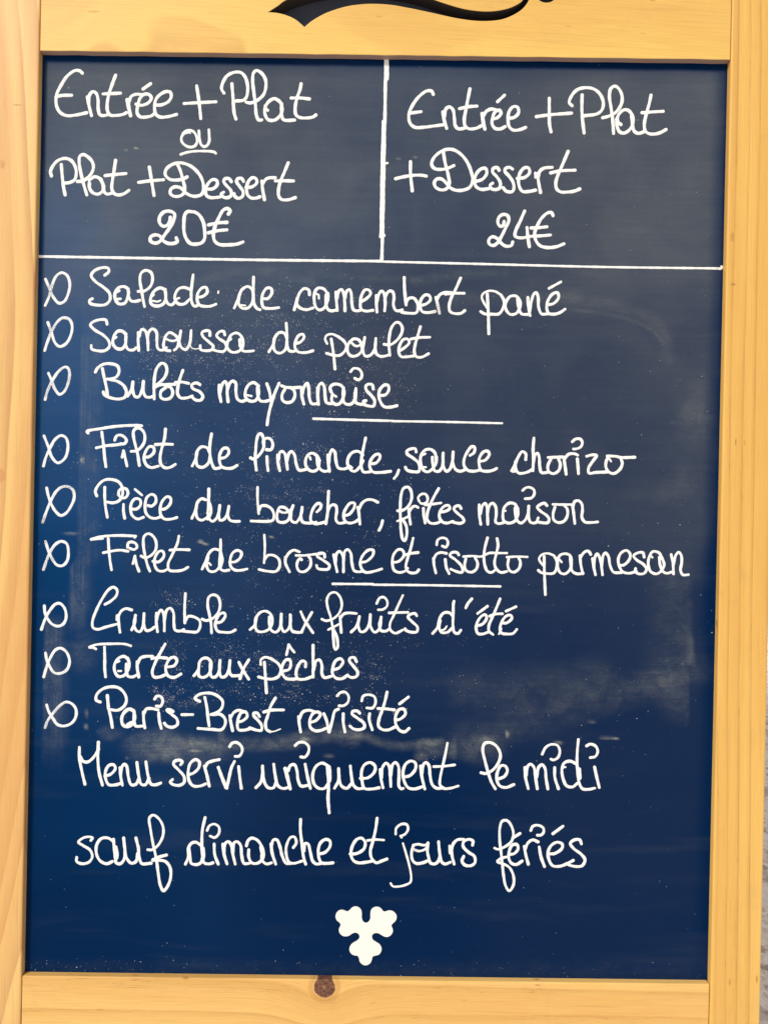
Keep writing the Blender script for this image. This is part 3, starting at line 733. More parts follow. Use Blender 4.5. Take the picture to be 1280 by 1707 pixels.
# ------------------------------------------------------------------ the handwriting
TEXT = """
=price_line|white handwriting reading Entrée + Plat in the left column|31
@80,105
297,88 275,68 235,65 170,110 110,200 75,280 78,370 110,425 165,450 240,445 335,425;70,290 120,278 205,276
w32 340,290 355,370 375,450;350,340 358,275 385,245 415,260 430,310 432,390 445,440 475,450 520,440
580,105 545,200 520,280 508,360 512,410 535,445 590,448 640,440 672,425;472,265 540,262 622,258
w36 680,315 690,370 708,450;690,345 715,285 755,268 800,270
755,352 800,362 860,340 885,300 865,270 825,268 790,300 768,370 765,430 790,460 840,462 890,450 912,430;815,222 878,178
915,360 970,358 1030,330 1055,285 1045,250 1010,245 960,270 925,310 912,380 925,440 960,462 1030,458 1100,440
@300,105
145,195 165,330 180,475;38,347 150,340 310,332
445,178 455,300 465,430 480,480;378,258 358,225 362,185 400,115 460,82 520,82 555,115 575,170 580,230 570,290 545,318 482,325
565,335 600,342 660,320 715,270 735,200 730,140 700,90 655,65 630,85 622,150 632,250 645,350 655,450 675,488 700,487
750,405 732,385 730,365;850,330 810,305 765,325 728,380 728,440 755,485 810,488 855,450 875,400 865,350 845,320;w34 868,350 868,430;868,430 880,480 900,490 980,488
1035,178 1025,230 1000,300 985,380 990,440 1020,465 1090,470 1140,460 1160,445;950,300 1030,300 1105,308
=connector_word|small underlined white word OU between the two left column lines|66
@280,200,12.8
430,265 350,290 295,370 300,460 370,540 470,580 570,560 625,480 620,370 560,260 470,220 390,240 330,290;w50 480,280 440,250
665,235 680,400 710,520 770,570 840,545 885,450 885,340 878,210;w62 280,735 400,695 560,670 760,665 920,672 1000,690 1025,715
=price_line|white handwriting reading Plat + Dessert in the left column|31
@80,205
117,355 125,450 135,540 150,615;33,452 25,415 50,360 90,320 150,303 200,320 235,370 245,430 230,485 190,508 135,515
255,500 300,495 360,450 390,390 385,340 350,295 305,270 275,285 270,340 285,430 310,530 335,615
355,490 400,460 445,475 472,530 470,580 430,608 385,595 358,555 357,515;455,480 478,540 485,590 510,608 545,600
580,320 568,400 555,480 548,560 565,600 600,615 650,605 695,575;490,450 580,440 670,432
868,378 885,480 908,620;775,508 870,495 990,485
@260,255
268,205 235,222 180,232 120,225 82,185 90,140 130,105 190,85 250,92 310,120 370,180 400,240 408,300 395,350 350,370 300,365 255,340 215,300 165,290 130,310 125,345 150,368 200,370 240,345 248,300 235,240 210,150 185,95
435,310 490,305 525,270 520,235 485,228 445,265 425,320 435,365 470,382 520,380 555,375
645,245 625,220 590,222 580,245 605,280 640,320 645,360 615,382 575,375 560,350 580,335
750,245 735,220 700,220 690,245 715,285 745,330 740,370 705,388 675,370 668,348
770,295 820,290 862,255 855,220 825,212 790,245 775,310 785,360 815,385 860,385 888,375
905,240 912,310 928,400;912,265 940,225 975,212 1018,213
1130,85 1095,170 1065,240 1048,310 1050,370 1075,398 1130,400 1190,382;1020,240 1090,238 1175,240
=price_figure|white handwritten price 20 euros|33
@220,335
330,140 325,175 300,210 265,215 238,185 240,135 275,95 325,88 365,110 360,160 330,220 285,285 235,350 195,360 160,340 165,305 205,290 240,300 270,340 310,362 360,362 390,345 380,315
510,92 480,90 455,115 445,190 448,270 470,330 505,365 560,368 600,355 622,320 622,250 610,180 575,120 535,95 500,92
825,112 840,85 815,65 780,80 740,150 710,220 697,290 710,345 750,372 830,375 900,368 950,350;655,205 730,188 812,183;655,272 730,255 812,247
=price_line|white handwriting reading Entrée + Plat in the right column|31
@660,135
318,115 305,88 265,85 200,130 140,210 110,290 120,360 160,395 240,395 320,385 400,375;120,275 170,268 215,262
400,265 410,330 432,405;412,310 425,240 455,222 485,245 498,320 505,380 530,408 575,405 600,395
630,68 610,170 595,250 582,330 590,385 620,408 680,405 735,380;540,237 620,220 690,215
w34 735,280 742,340 758,412;740,310 770,260 815,240 860,250
820,330 870,310 895,275 880,250 845,265 822,320 820,370 845,405 890,410 930,390;865,178 925,122
960,320 1010,310 1045,270 1035,225 1000,220 965,260 955,330 965,390 1000,420 1060,415 1105,397
@880,135
180,148 180,260 182,370 195,435;70,305 180,290 370,275
460,120 458,250 465,350 477,445;375,212 350,185 375,120 420,75 490,58 560,70 610,110 640,180 630,245 590,280 480,298
635,315 690,300 750,265 795,195 800,130 775,70 740,45 705,65 692,130 705,220 720,330 728,450
790,372 768,355 757,320;757,330 770,290 810,250 850,250 885,290 895,350 870,410 820,445 780,435 757,385 752,330;880,300 890,380 905,430 940,448 985,435
1047,122 1030,200 1005,290 990,370 1000,430 1040,453 1100,450 1140,435 1175,415;970,272 1060,265 1150,260
=price_line|white handwriting reading + Dessert in the right column|31
@650,240
175,152 175,250 190,400;48,297 110,282 200,268 275,268 310,275
455,70 470,160 495,260 505,340 485,380 440,393 390,370 378,330 400,300 440,300 480,335 515,375 560,395 620,395 680,370 705,310 690,230 655,150 600,85 540,50 480,48 420,75 370,125 355,175 380,210 440,218 500,205 545,185
735,320 790,300 825,250 815,210 780,212 740,250 720,310 735,365 780,388 840,382
930,225 915,202 880,210 875,240 910,280 940,330 935,375 900,390 860,378 855,350 875,335
1045,215 1020,200 985,210 980,235 1015,275 1050,330 1055,385 1040,408 990,403 965,375
1085,295 1150,285 1190,245 1180,205 1145,205 1110,245 1095,310 1105,370 1130,405 1190,405 1240,395
@800,260
w26 470,145 472,185;490,150 498,220 515,312;492,190 510,130 545,105 615,98
750,-38 700,80 665,160 645,230 655,285 690,308 750,308 805,300 850,282;602,145 680,128 810,122
=price_figure|white handwritten price 24 euros|31
@800,260
205,560 195,595 170,600 152,570 160,525 195,500 235,510 245,550 220,610 180,690 145,745 110,765 78,750 75,715 105,690 145,705 180,745 220,770 265,765 278,735
380,470 345,550 300,650 300,685 345,700 425,688;400,612 408,700 420,775
622,510 610,485 580,485 530,525 490,590 465,660 475,720 510,765 570,782 650,775 715,750;435,615 500,612 570,605;450,685 520,682 600,675
=column_divider|vertical white line between the two price columns|28
@560,80,4.494
w38 380,95 379,232;w28 374,92 370,300 368,450 362,700 357,1000 351,1300 346,1500 343,1590;w22 354,550 346,800 342,1000 338,1250 336,1400;w30 335,1412 358,1405;w18 370,866 386,862
=divider_line|long horizontal white line under the prices|26
@0,0,5.12
340,2189 1200,2203 2200,2219 3262,2230;w22 3255,2233 4200,2256 5120,2279 6145,2292;w24 6135,2294 6152,2290 6154,2276
=bullet_mark||27
@60,440
85,130 115,200 150,280 200,335 245,320 280,250 292,170 270,100 225,75 180,100 145,170 115,280 82,355
=bullet_mark||27
@60,440
105,500 135,580 165,670 205,705 260,680 300,610 312,530 290,475 235,460 190,490 140,570 100,670 78,740
=bullet_mark||27
@60,590
110,165 135,220 165,300 205,345 245,320 280,240 290,160 275,120 250,112 200,145 145,225 100,320 82,390
=bullet_mark||27
@60,690
72,188 105,270 140,370 190,418 245,385 270,330 275,250 255,200 215,185 165,220 120,300 85,380 68,445
=bullet_mark||27
@60,790
95,120 110,190 135,260 175,325 215,355 260,335 305,270 330,200 320,140 280,110 230,110 180,145 130,230 90,330 62,410
=bullet_mark||27
@60,880
85,115 105,180 145,270 185,318 230,322 270,280 280,200 265,135 220,115 170,140 125,205 90,290 68,355
=bullet_mark||27
@60,970
75,205 80,260 100,310 140,360 190,378 235,360 260,310 250,230 210,185 170,190 125,240 85,310 50,405
=bullet_mark||27
@60,1060
85,145 95,200 125,270 160,315 210,320 265,290 290,220 265,140 215,105 170,120 120,200 90,280 70,350
=bullet_mark||27
@60,1140
95,180 110,230 145,290 185,345 235,360 300,340 340,290 345,220 310,170 260,155 215,180 150,250 100,320 82,372
=menu_line|white handwriting reading Salade de camembert pané|28
@60,440
590,97 625,65 620,38 570,32 500,60 475,100 510,150 580,200 630,250 635,305 600,345 530,352 465,335 462,310 485,297
w30 790,215 760,195 715,200 680,240 680,300 710,340 760,335 785,290 795,240;w24 715,228 695,240;w24 700,300 725,298;790,215 795,280 815,315 850,320 890,310
875,235 930,230 980,190 998,130 985,75 940,55 900,80 890,140 905,230 920,320 930,365
w30 1105,220 1060,205 1010,235 980,300 990,345 1040,360 1090,340 1110,290 1105,235;w20 1010,262 990,280;w18 1000,315 1040,322 1065,312;1110,240 1112,300 1130,340 1160,350 1190,325
@300,450
85,165 40,150 -5,160 -35,200 -40,250 -10,290 40,290 85,250;115,42 105,120 98,200 105,280 125,310 150,305;w24 -28,250 -5,240
150,235 200,225 235,190 225,150 190,155 155,200 150,260 170,300 220,312 270,308 310,292;w16 330,183 328,198
465,325 495,260 530,170 580,142 615,165 628,220 615,290 575,328 530,325 502,285 505,230;w18 520,300 560,305;630,62 628,150 628,230 635,290 660,330 685,340
705,245 750,245 785,200 780,160 745,155 710,200 700,270 715,320 770,330 845,322
@480,450
55,340 75,270 105,190 145,158 180,175 185,212;80,240 75,290 105,325 160,340 215,325
340,210 310,165 260,155 230,190 225,260 240,320 270,342 310,325 335,270 345,220;w20 265,245 262,215 245,205;w30 340,200 340,260;325,215 325,290 345,340 375,350 405,345
410,190 415,270 422,348;420,240 435,180 460,168 475,200 485,280 487,350;488,240 500,185 525,168 540,200 545,280 560,340 590,350 620,345
620,275 670,245 705,205 695,175 660,170 630,215 618,280 625,335 665,352 725,345
755,220 755,290 760,360;760,270 780,200 800,180 820,200 830,280 825,350;825,260 845,200 870,180 895,190 905,230 900,300 920,345 950,350 975,342
w30 992,65 995,170 1008,300;1010,280 1030,245 1070,240 1100,275 1110,320 1095,365 1030,370 970,362
1130,305 1180,290 1215,255 1205,220 1170,215 1135,255 1128,310 1145,355 1195,365 1255,355
@710,450
85,235 100,300 115,372;92,260 115,215 155,195 215,193
295,70 255,160 215,240 197,310 205,355 240,372 300,370 330,348;165,207 240,200 325,200
w22 525,330 490,275 475,230 490,200 535,180 590,185 640,215;640,215 665,265 655,330 620,375 560,378 500,375 465,355;522,205 530,350 535,545
690,255 720,225 770,225 800,265 800,320 770,370 720,380 685,345 675,290 695,250;w32 790,260 798,320;780,250 790,320 815,375 865,380
868,235 872,310 887,390;885,350 895,280 920,205 940,195 955,230 960,320 985,375 1040,375
1030,300 1090,285 1130,235 1120,195 1080,205 1040,260 1028,320 1045,370 1090,378 1140,365 1185,335;w26 1048,158 1150,102
=menu_line|white handwriting reading Samoussa de poulet|27
@60,440
610,515 600,480 555,475 490,495 468,520 500,560 580,610 625,660 630,705 590,740 520,740 478,725 475,695
w30 770,600 740,575 700,575 668,620 660,680 690,720 735,725 765,690 772,620;w22 690,625 668,640;770,600 770,690 790,730 830,735 862,715
875,585 875,660 880,738;885,620 905,560 935,570 955,640 960,735;955,640 970,575 1000,555 1030,580 1035,660 1040,715 1060,735 1100,730 1115,715
@230,540,12.8
w66 690,575 590,555 555,480 565,360 610,240 680,185 770,220 850,300 870,420 830,520 780,560;w56 620,325 700,360 800,355 880,290 920,150;w66 920,150 900,280 890,400 930,500 1020,550 1080,490 1120,380 1140,140;1140,140 1130,300 1120,430 1150,510 1240,535 1320,520
@300,450
258,560 255,525 225,518 190,535 200,570 255,620 285,650 275,680 230,690 180,680 175,645
385,555 375,525 340,528 315,560 340,590 385,620 400,660 375,695 330,695 280,680
415,600 440,555 485,538 520,560 540,610 530,670 490,700 440,700 405,660 410,610 435,590;w30 512,595 515,650;512,640 540,690 590,695 630,690
760,700 800,630 815,570 850,535 890,540 915,590;805,590 800,660 820,700 860,710 900,680 915,610;908,455 915,560 915,640 935,690 975,695 990,685
990,630 1030,615 1060,575 1050,550 1015,560 985,620 985,670 1010,700 1080,705 1135,690
@480,450
w23 335,630 318,590 330,560 375,548 430,570;430,570 480,610 500,655 480,700 440,730 390,728 330,712;370,590 390,720 402,845
530,615 560,590 600,595 625,630 630,690 590,730 540,735 510,700 510,650 530,610;w24 545,625 580,650 620,640 650,605 655,575;655,580 645,640 640,690 660,735 700,730 740,680 750,585;750,585 745,660 755,715 790,738 830,735 870,722
820,635 870,640 930,600 970,540 975,490 950,452 920,450 885,490 865,570 862,650 870,730
955,690 1000,660 1035,620 1020,590 985,595 955,640 945,700 965,740 1010,742 1070,735
1130,485 1105,570 1085,640 1078,700 1095,740 1140,745 1200,715;1050,590 1120,578 1210,575
=menu_line|white handwriting reading Bulots mayonnaise|29
@60,590
510,155 530,120 580,88 650,85 700,105 712,150 690,195 640,215 610,215;640,220 700,235 755,275 775,330 760,370 710,385 640,375 590,350 578,325;570,125 585,200 605,290 615,360
785,362 820,300 830,240;830,240 828,310 850,365 880,365 910,300 920,235;920,240 918,310 940,365 980,370 1005,360
1015,275 1050,250 1100,200 1120,140 1105,90 1075,80 1035,120 1015,200 1010,300 1012,385
1020,285 1060,265 1120,262 1190,260;1110,288 1070,320 1068,370 1100,388 1150,375 1170,330 1150,285 1105,275
@280,590
130,140 105,210 88,280 85,340 110,375 165,375 210,360;65,245 120,240 180,252
275,262 245,248 205,265 215,295 275,325 300,365 280,395 235,392 205,365
438,265 440,330 455,408;445,330 465,260 490,235 505,265 508,340 515,408;510,310 530,250 555,232 580,250 582,320 595,385 630,405 665,395
775,275 735,245 695,260 665,310 665,370 695,400 745,400 775,350 772,275;w20 665,350 715,360;765,290 770,360 790,400 830,405 880,392
845,255 865,310 880,385;950,250 915,330 885,420 860,520 848,605
970,272 1010,285 1080,288 1135,285;1000,300 975,350 980,395 1010,415 1060,405 1085,355 1075,310 1045,290
@480,590
118,295 120,360 137,430;125,340 140,280 165,250 178,290 185,380 205,425 250,425;255,290 255,360 262,432;255,350 265,270 290,250 310,280 318,360 330,415 370,425 395,420
370,325 360,290 380,265 420,258 460,275 480,320 470,380 440,425 400,430 375,400 380,340;w22 380,345 412,365;475,290 470,360 480,415 510,432 545,425 575,380 580,300
580,295 572,360 580,415 620,430 660,430;w26 535,152 560,125 605,130 630,165 625,205 600,222 570,208
728,300 720,265 690,258 665,275 670,310 715,360 740,400 730,445 690,445 650,430 645,405 665,400
775,355 830,350 860,310 855,270 825,265 785,305 775,355 790,410 820,450 870,455 930,442
=underline|short white line under Bulots mayonnaise|23
@480,590
w24 218,553 520,562 900,572;w21 890,574 1300,580 1825,592
=menu_line|white handwriting reading Filet de limande, sauce chorizo|28
@60,690
448,163 438,150 560,125 700,105 850,98 905,102;565,155 580,270 590,380 600,450;518,290 600,272 680,265 730,258;675,225 690,190 720,180 760,200 775,230 755,255 725,255
w26 738,370 750,315;750,315 765,380 780,445
815,320 860,315 900,285 930,230 925,160 890,125 855,125 835,150 838,210 855,280 870,340 885,440
925,370 970,365 1010,325 1005,285 970,280 935,330 925,380 945,435 985,458 1050,445
1108,130 1100,210 1075,300 1062,370 1070,430 1105,460 1150,455 1192,430;1022,262 1100,258 1168,260
@290,690
158,445 188,385 200,320 235,282 285,290 305,330;200,330 192,400 205,445 250,455 295,420 310,360;323,170 310,250 308,330 325,420 350,465 395,460
395,380 440,370 470,330 460,295 425,295 395,340 390,400 410,450 450,465 500,462 540,440
655,375 680,385 730,350 765,290 765,210 745,170 725,175 708,220 700,300 695,390 705,480
770,280 765,230 790,208 825,215 845,260 830,305 790,305;795,365 798,430 805,485
885,350 890,420 905,485;895,390 905,330 925,320 950,345 960,400 970,475;965,400 985,335 1005,320 1030,350 1045,430 1070,480 1125,475
@480,690
270,400 250,360 205,335 165,360 150,420 170,470 215,490 255,470 270,400;w22 195,390 188,370;250,365 255,430 275,470 310,490 350,485
340,350 345,420 355,490;350,420 360,340 378,305 400,325 410,400 430,460 480,470 510,460
640,350 600,320 550,330 515,375 510,430 540,480 570,490 615,450 640,400;w22 520,440 548,460;663,205 645,290 630,370 625,440 645,495 700,495
700,425 750,420 785,375 780,345 745,350 705,400 698,450 725,495 790,500 875,490
w26 945,480 930,520 905,552
@660,690
172,325 165,298 130,298 95,315 95,340 150,380 195,425 195,490 160,495 95,480 80,455
345,390 330,330 295,303 250,308 215,350 210,420 235,480 270,495 310,470 340,420 345,370;w20 250,340 230,350;w20 255,455 236,455;310,370 315,440 330,485 365,490 395,450 402,335
402,335 400,400 405,450 430,490 460,470 482,400 487,325;487,325 485,420 510,475 550,490 590,475
630,355 665,330 670,285 645,280 605,330 580,390 580,440 610,480 660,490 715,480
715,405 760,395 795,345 780,318 745,325 710,380 710,440 725,480 780,490 830,480 858,465
@830,690
118,485 145,430 165,380 205,322 235,340 235,390;w26 115,485 130,492 150,485;148,410 150,470 175,505 220,505 265,490 295,470
305,205 298,300 300,380 297,485;300,420 315,350 335,335 350,370 355,450 370,500 420,500
425,372 480,370 560,368;450,385 425,440 430,490 470,510 515,485 530,430 515,385
560,375 570,440 580,515;565,385 600,345 650,340 678,352
675,385 680,440 685,510;w26 632,238 660,215 700,215 718,245 705,280 670,298 642,300
755,362 800,350 840,355 810,400 770,465 775,505 830,500 900,497 945,495
930,360 1000,362 1050,372 1165,370;940,360 920,410 920,460 950,500 990,508 1040,470 1058,420 1045,380;w18 962,405 950,385
=menu_line|white handwriting reading Pièce du boucher, frites maison|27
@60,790
590,115 590,200 598,290 612,370;522,188 510,150 540,90 590,52 650,48 710,70 740,120 740,185 710,230 660,247 610,240
745,122 775,130 788,165 770,200 735,205 710,180 715,140 745,122;750,260 750,320 760,378
815,300 860,300 895,265 890,220 850,212 820,245 810,300 825,355 870,385 920,370;w23 848,132 908,182
960,270 990,275 1025,240 1020,190 990,175 950,200 935,260 940,330 975,370 1020,380 1070,365
1070,305 1110,295 1150,250 1150,205 1120,195 1080,235 1062,300 1070,355 1100,385 1160,385 1205,372
@290,790
155,380 185,310 205,240 240,212 275,222;195,270 190,330 205,380 240,395 290,370;w30 300,130 298,230 295,310;w28 300,240 318,290 315,340 290,385;290,330 305,385 330,405 360,385 385,330 393,270
393,270 385,340 395,395 425,390 455,350 470,275;470,280 462,350 480,395 515,405 560,405
w24 715,115 715,220 725,340;728,310 745,275 790,272 835,300 855,350 845,395 800,405 730,405 660,402
985,325 950,290 905,285 890,310 880,365 890,405 930,415 970,400 990,360 985,325;w23 890,308 930,330 985,320 1018,270;1018,270 1000,330 1005,400 1040,415 1070,385 1090,330 1095,285;1095,285 1085,360 1100,410 1160,420 1215,412
@500,790
145,325 175,295 180,260 155,252 120,285 95,350 95,400 130,425 180,420 220,408
245,150 240,250 235,340 222,425;230,380 250,290 275,265 305,270 315,310 308,390 330,420 385,415
385,355 420,345 465,285 465,250 430,250 390,300 372,350 385,400 420,420 470,410 500,390
495,285 505,350 512,430;505,300 530,250 570,222 620,222 665,242
w26 705,400 695,440 675,482
@650,790
65,315 110,310 160,270 185,205 175,135 150,112 115,125 95,180 88,280 90,400 95,490 110,560 125,570 142,530 140,450 115,400 95,385;w22 62,403 100,390 155,365
160,300 165,360 175,430;165,320 190,285 215,275 240,288
285,295 288,350 300,420;w24 250,235 240,205 265,175 300,172 320,200 315,240 285,255 260,250
415,125 375,195 340,270 318,340 318,390 345,420 400,420 440,400;w24 300,265 350,260 435,248
435,325 470,320 510,295 500,270 465,275 430,315 420,360 440,405 480,420 540,405
605,295 590,272 555,280 545,300 580,340 620,375 630,405 600,422 550,415 525,408
@780,790
95,265 95,340 108,430;105,340 120,275 145,250 160,280 165,350 168,430;165,340 185,265 210,250 235,280 240,350 235,410 260,425 305,415
420,290 395,255 350,250 310,285 297,340 305,400 345,420 395,405 425,350 425,295;w20 320,315 305,320;400,290 405,350 420,400 450,420 490,390 515,330
517,275 515,350 530,410 560,420 590,410;w25 465,142 490,120 525,115 560,135 565,170 540,205 485,212
672,270 650,250 610,265 590,285 620,320 670,355 690,385 680,415 620,415 590,405 598,375
w23 722,260 780,262 885,262;740,285 725,340 730,390 765,415 815,405 845,360 845,300 820,270
890,265 900,340 910,425;893,280 910,235 945,230 970,260 975,310 970,370 995,410 1050,415 1105,410
=menu_line|white handwriting reading Filet de brosme et risotto parmesan|26
@60,880
475,98 560,75 700,65 855,70;w22 855,70 845,82;w18 480,100 575,92;620,90 625,180 635,280 648,358;578,212 640,200 720,190 790,200;785,165 790,130 820,120 855,135 865,165 840,185 805,175
830,305 848,240;848,240 860,310 882,370
900,240 935,255 985,235 1025,185 1025,110 990,60 955,50 925,75 920,150 935,240 955,320 975,370
1000,285 1050,290 1095,240 1085,200 1055,200 1020,250 1015,310 1040,360 1085,370 1130,350
1222,70 1210,130 1165,230 1130,310 1140,360 1200,368 1260,358 1300,335;1145,190 1210,185 1310,187
@310,880
w28 140,352 175,280 200,215 240,182 290,190;190,250 180,330 205,370 250,370 295,330;w18 200,300 215,318;298,100 297,200 290,270 290,340 320,365 370,360;w28 300,215 312,280 295,340
375,290 420,290 465,255 475,210 440,192 400,215 380,270 385,330 420,360 470,362 525,350
w22 670,60 675,160 668,300;672,270 700,235 750,235 795,270 800,330 770,370 700,370 625,355
850,250 850,300 885,375;850,260 880,215 920,190 970,205
w23 940,235 1010,235 1100,225 1150,222;988,272 975,262 955,285 948,330 970,370 1015,372 1060,330 1065,270 1045,240
1185,250 1180,220 1130,220 1120,240 1170,275 1225,320 1215,350 1170,355 1125,345 1115,320
@530,880
135,230 150,310 165,375;150,300 160,220 185,200 210,230 218,300 218,375;218,290 230,200 255,185 280,215 290,300 310,365 350,375 385,370
365,295 415,285 470,230 470,190 430,190 380,240 360,300 380,360 410,380 480,370 545,350
645,295 690,285 735,230 720,190 685,185 645,230 635,300 650,360 690,380 740,370 765,345
812,88 790,180 765,260 750,330 765,370 800,385 840,380 860,358;735,235 780,220 855,210
@700,880
115,260 120,320 135,385;115,270 140,225 180,210 225,218;w24 142,145 150,105 185,85 225,95 238,130 220,165 190,155
215,270 225,340 248,390
330,230 315,210 270,212 255,235 300,270 350,320 365,360 355,380 310,372 262,352
w23 370,245 450,240 520,245 590,215 660,215 740,215;390,265 380,320 395,365 440,378 480,350 490,300 470,255
575,85 555,160 545,230 550,310 575,370 610,380 645,355;657,92 665,150 650,220 635,300 650,350 690,380 740,372
w22 740,250 830,245 915,248;755,265 748,320 765,365 800,378 845,345 855,290 840,255
w22 1060,330 1025,290 1015,260 1040,228 1090,218 1140,235;1140,235 1165,280 1165,340 1140,385 1080,390 1030,380 1008,362;1058,245 1060,380 1068,570
@910,900
95,170 120,130 165,118 205,135 215,190 205,250 160,290 120,280 98,230 97,175;w20 132,190 115,170;205,140 210,220 225,270 265,290 315,285
288,135 295,210 312,290;290,160 315,115 345,95 365,100 380,125
395,160 405,230 420,298;408,240 415,150 435,120 455,150 470,220 480,298;475,220 485,135 505,112 530,140 545,220 575,275 640,280
620,215 660,215 710,165 715,120 685,90 640,110 615,160 620,215 650,270 700,285 770,270
835,148 825,110 790,108 745,135 770,170 830,210 855,250 835,285 790,290 758,270 762,245
990,160 960,110 910,100 880,140 870,210 890,270 940,290 985,260 1005,210 985,150;w20 905,150 890,135;965,150 970,210 995,270 1030,285 1065,275
1065,125 1080,200 1085,290;1085,210 1105,130 1130,105 1150,130 1155,190 1145,260 1165,298 1212,297
=underline|short white line under Filet de brosme|23
@530,880
w23 127,478 470,480;w22 465,485 900,489 1555,500
=menu_line|white handwriting reading Crumble aux fruits d'été|26
@60,970
592,192 640,165 690,115 695,70 665,45 625,65 565,150 515,250 485,340 490,390 530,405 600,385 695,360
w20 692,285 692,325;705,285 710,360 720,430;705,300 730,250 770,228 820,240
820,410 845,350 852,285;852,285 840,360 860,415 890,425 915,380 925,270;925,275 925,370 945,415 980,410 1015,385
1030,265 1030,350 1040,425;1032,330 1050,265 1070,240 1090,265 1098,340 1098,420;1098,330 1120,240 1150,225 1175,260 1180,360 1190,410 1230,420 1265,405
@250,970
305,100 298,230 300,350;305,330 330,295 380,300 425,330 430,380 405,425 330,425 255,418
448,318 480,330 540,310 590,250 600,180 580,125 540,110 505,130 495,200 510,280 522,340 528,435
565,350 610,340 645,290 635,265 600,275 565,330 560,375 580,420 630,430 690,430 730,410
855,408 895,370 905,310 945,260 990,250 1030,275 1045,340 1020,400 970,425 920,420 900,380 910,310;1020,300 1020,360 1035,410 1070,430 1100,410 1120,350 1122,275
1122,275 1120,370 1145,425 1180,405 1200,350 1198,280;1200,285 1200,370 1220,425 1270,430
@440,970
245,420 290,432 325,430;315,255 350,330 420,435;410,260 370,330 320,430
w23 495,318 530,332 590,315 640,270 665,200 650,130 610,90 565,100 538,150 545,220 570,300 590,400;w28 590,390 595,500 600,560;600,550 610,578 628,560 630,520 620,460 595,410;w22 550,408 595,385 640,362
650,295 655,360 660,432;652,310 680,275 720,265 790,270
745,428 790,380 815,295;815,295 805,370 825,425 860,420 895,370 908,280;908,280 910,380 945,430 985,400 1000,300
1000,300 985,370 1000,415 1040,420 1065,405;w23 962,185 985,140 1020,130 1050,160 1050,205 1015,235 975,238
w23 1185,115 1150,190 1110,280 1075,360 1080,410 1120,438 1185,410;1068,265 1140,262 1228,260
@640,970
280,290 265,270 220,280 205,300 240,340 285,385 280,425 240,430 190,415 180,400
415,440 455,390 475,310 510,265 560,265 590,300;480,330 470,390 490,430 540,430 580,395;w18 535,378 515,405 485,415;597,165 592,185 590,280 588,370 600,430 630,440 655,412
748,145 715,185 697,222
790,375 840,360 875,310 865,280 835,290 800,335 785,390 800,440 840,445 885,430;798,270 882,208
990,145 955,230 920,310 895,370 895,420 930,450;900,292 950,275 1010,272
1000,350 1045,350 1090,310 1080,285 1045,290 1010,330 990,390 1000,435 1050,445 1100,440 1132,405;w18 980,445 1000,400;1040,250 1125,212
=menu_line|white handwriting reading Tarte aux pêches|28
@60,1060
w24 515,112 490,100 455,98 520,75 640,68 760,70 812,85;588,95 590,200 590,280 597,350
790,200 755,175 710,190 675,240 675,300 705,345 750,340 785,300 800,240 785,190;w20 715,215 695,225;w20 730,300 705,300;775,240 775,310 790,345 830,350 860,335
865,220 868,280 880,352;870,240 895,190 940,175 1000,175
1105,70 1060,150 1020,230 995,310 1010,350 1060,350 1110,330;990,195 1050,185 1120,190
1130,265 1180,255 1205,215 1190,185 1150,190 1120,235 1110,290 1130,340 1180,355 1240,325
@250,1060
378,340 415,290 425,225 450,195 490,190 520,220 520,290 490,340 450,355 420,340 415,290;520,215 515,290 530,350 560,350 590,310 600,210
600,210 595,290 610,350 645,345 675,290 685,210;685,210 678,280 695,335 740,340 780,335
760,225 800,300 845,370;845,205 800,280 770,365
@400,1060
w24 180,245 180,205 215,182 270,195;270,195 330,240 352,290 330,345 280,368 220,365 160,350;210,225 218,340 228,487
375,300 420,285 435,245 425,205 395,205 365,250 360,310 390,360 440,370 490,365;w24 398,162 418,75;w24 418,75 440,110 465,140
560,265 560,225 530,215 495,260 480,320 495,365 550,370 610,350
625,80 625,200 625,350;630,290 650,215 680,205 700,250 700,320 720,355 780,345
800,290 850,270 880,220 860,195 820,210 795,260 790,320 820,360 870,365 920,335
995,220 975,185 940,190 935,215 970,260 1005,310 995,345 950,355 915,335
=menu_line|white handwriting reading Paris-Brest revisité|28
@60,1140
w32 612,100 622,210;w28 622,210 640,280 655,372;552,155 518,140 520,95 570,45 640,25 710,35 760,85 775,140 755,190 700,225 640,220
w32 835,230 800,215 760,240 735,290 745,350 785,365 825,340 845,290 840,235;w18 815,325 780,345;840,260 840,320 855,360 910,360
920,240 922,310 932,375;925,250 945,215 985,210 1045,222
1050,245 1055,310 1072,380;w28 1015,130 1035,105 1070,110 1085,150 1065,190 1030,190
1172,236 1145,220 1120,222 1160,260 1205,300 1210,345 1170,370 1120,360 1098,335
@270,1140
172,263 265,262
325,150 285,125 310,95 360,80 420,80 480,105 520,150 510,210 460,250 420,262;440,262 500,260 540,300 540,350 510,390 430,388 310,380;368,115 385,200 395,290 405,360
580,270 590,330 605,400;585,290 620,240 660,225 700,240
650,325 690,315 730,275 715,240 680,245 655,290 645,340 655,390 700,395 760,380
835,280 815,250 785,250 785,270 820,310 850,350 850,395 810,395 750,375
970,120 930,190 905,270 885,340 895,390 925,408;w12 925,408 960,405 1012,385;870,240 930,225 1040,222
@460,1140
195,280 200,340 212,410;200,300 230,240 280,225 325,235
295,330 345,310 380,260 360,240 320,250 290,310 295,370 335,400 390,395 425,380
410,255 435,320 450,410;455,410 480,320 505,230 535,215
575,255 575,330 590,410;w24 523,102 550,75 590,70 620,105 615,155 580,185 540,187
715,250 695,232 655,235 650,255 700,295 750,335 755,370 720,390 665,385 632,360
800,255 795,300 822,392;w25 732,145 745,105 790,92 840,110 850,160 825,205 775,205
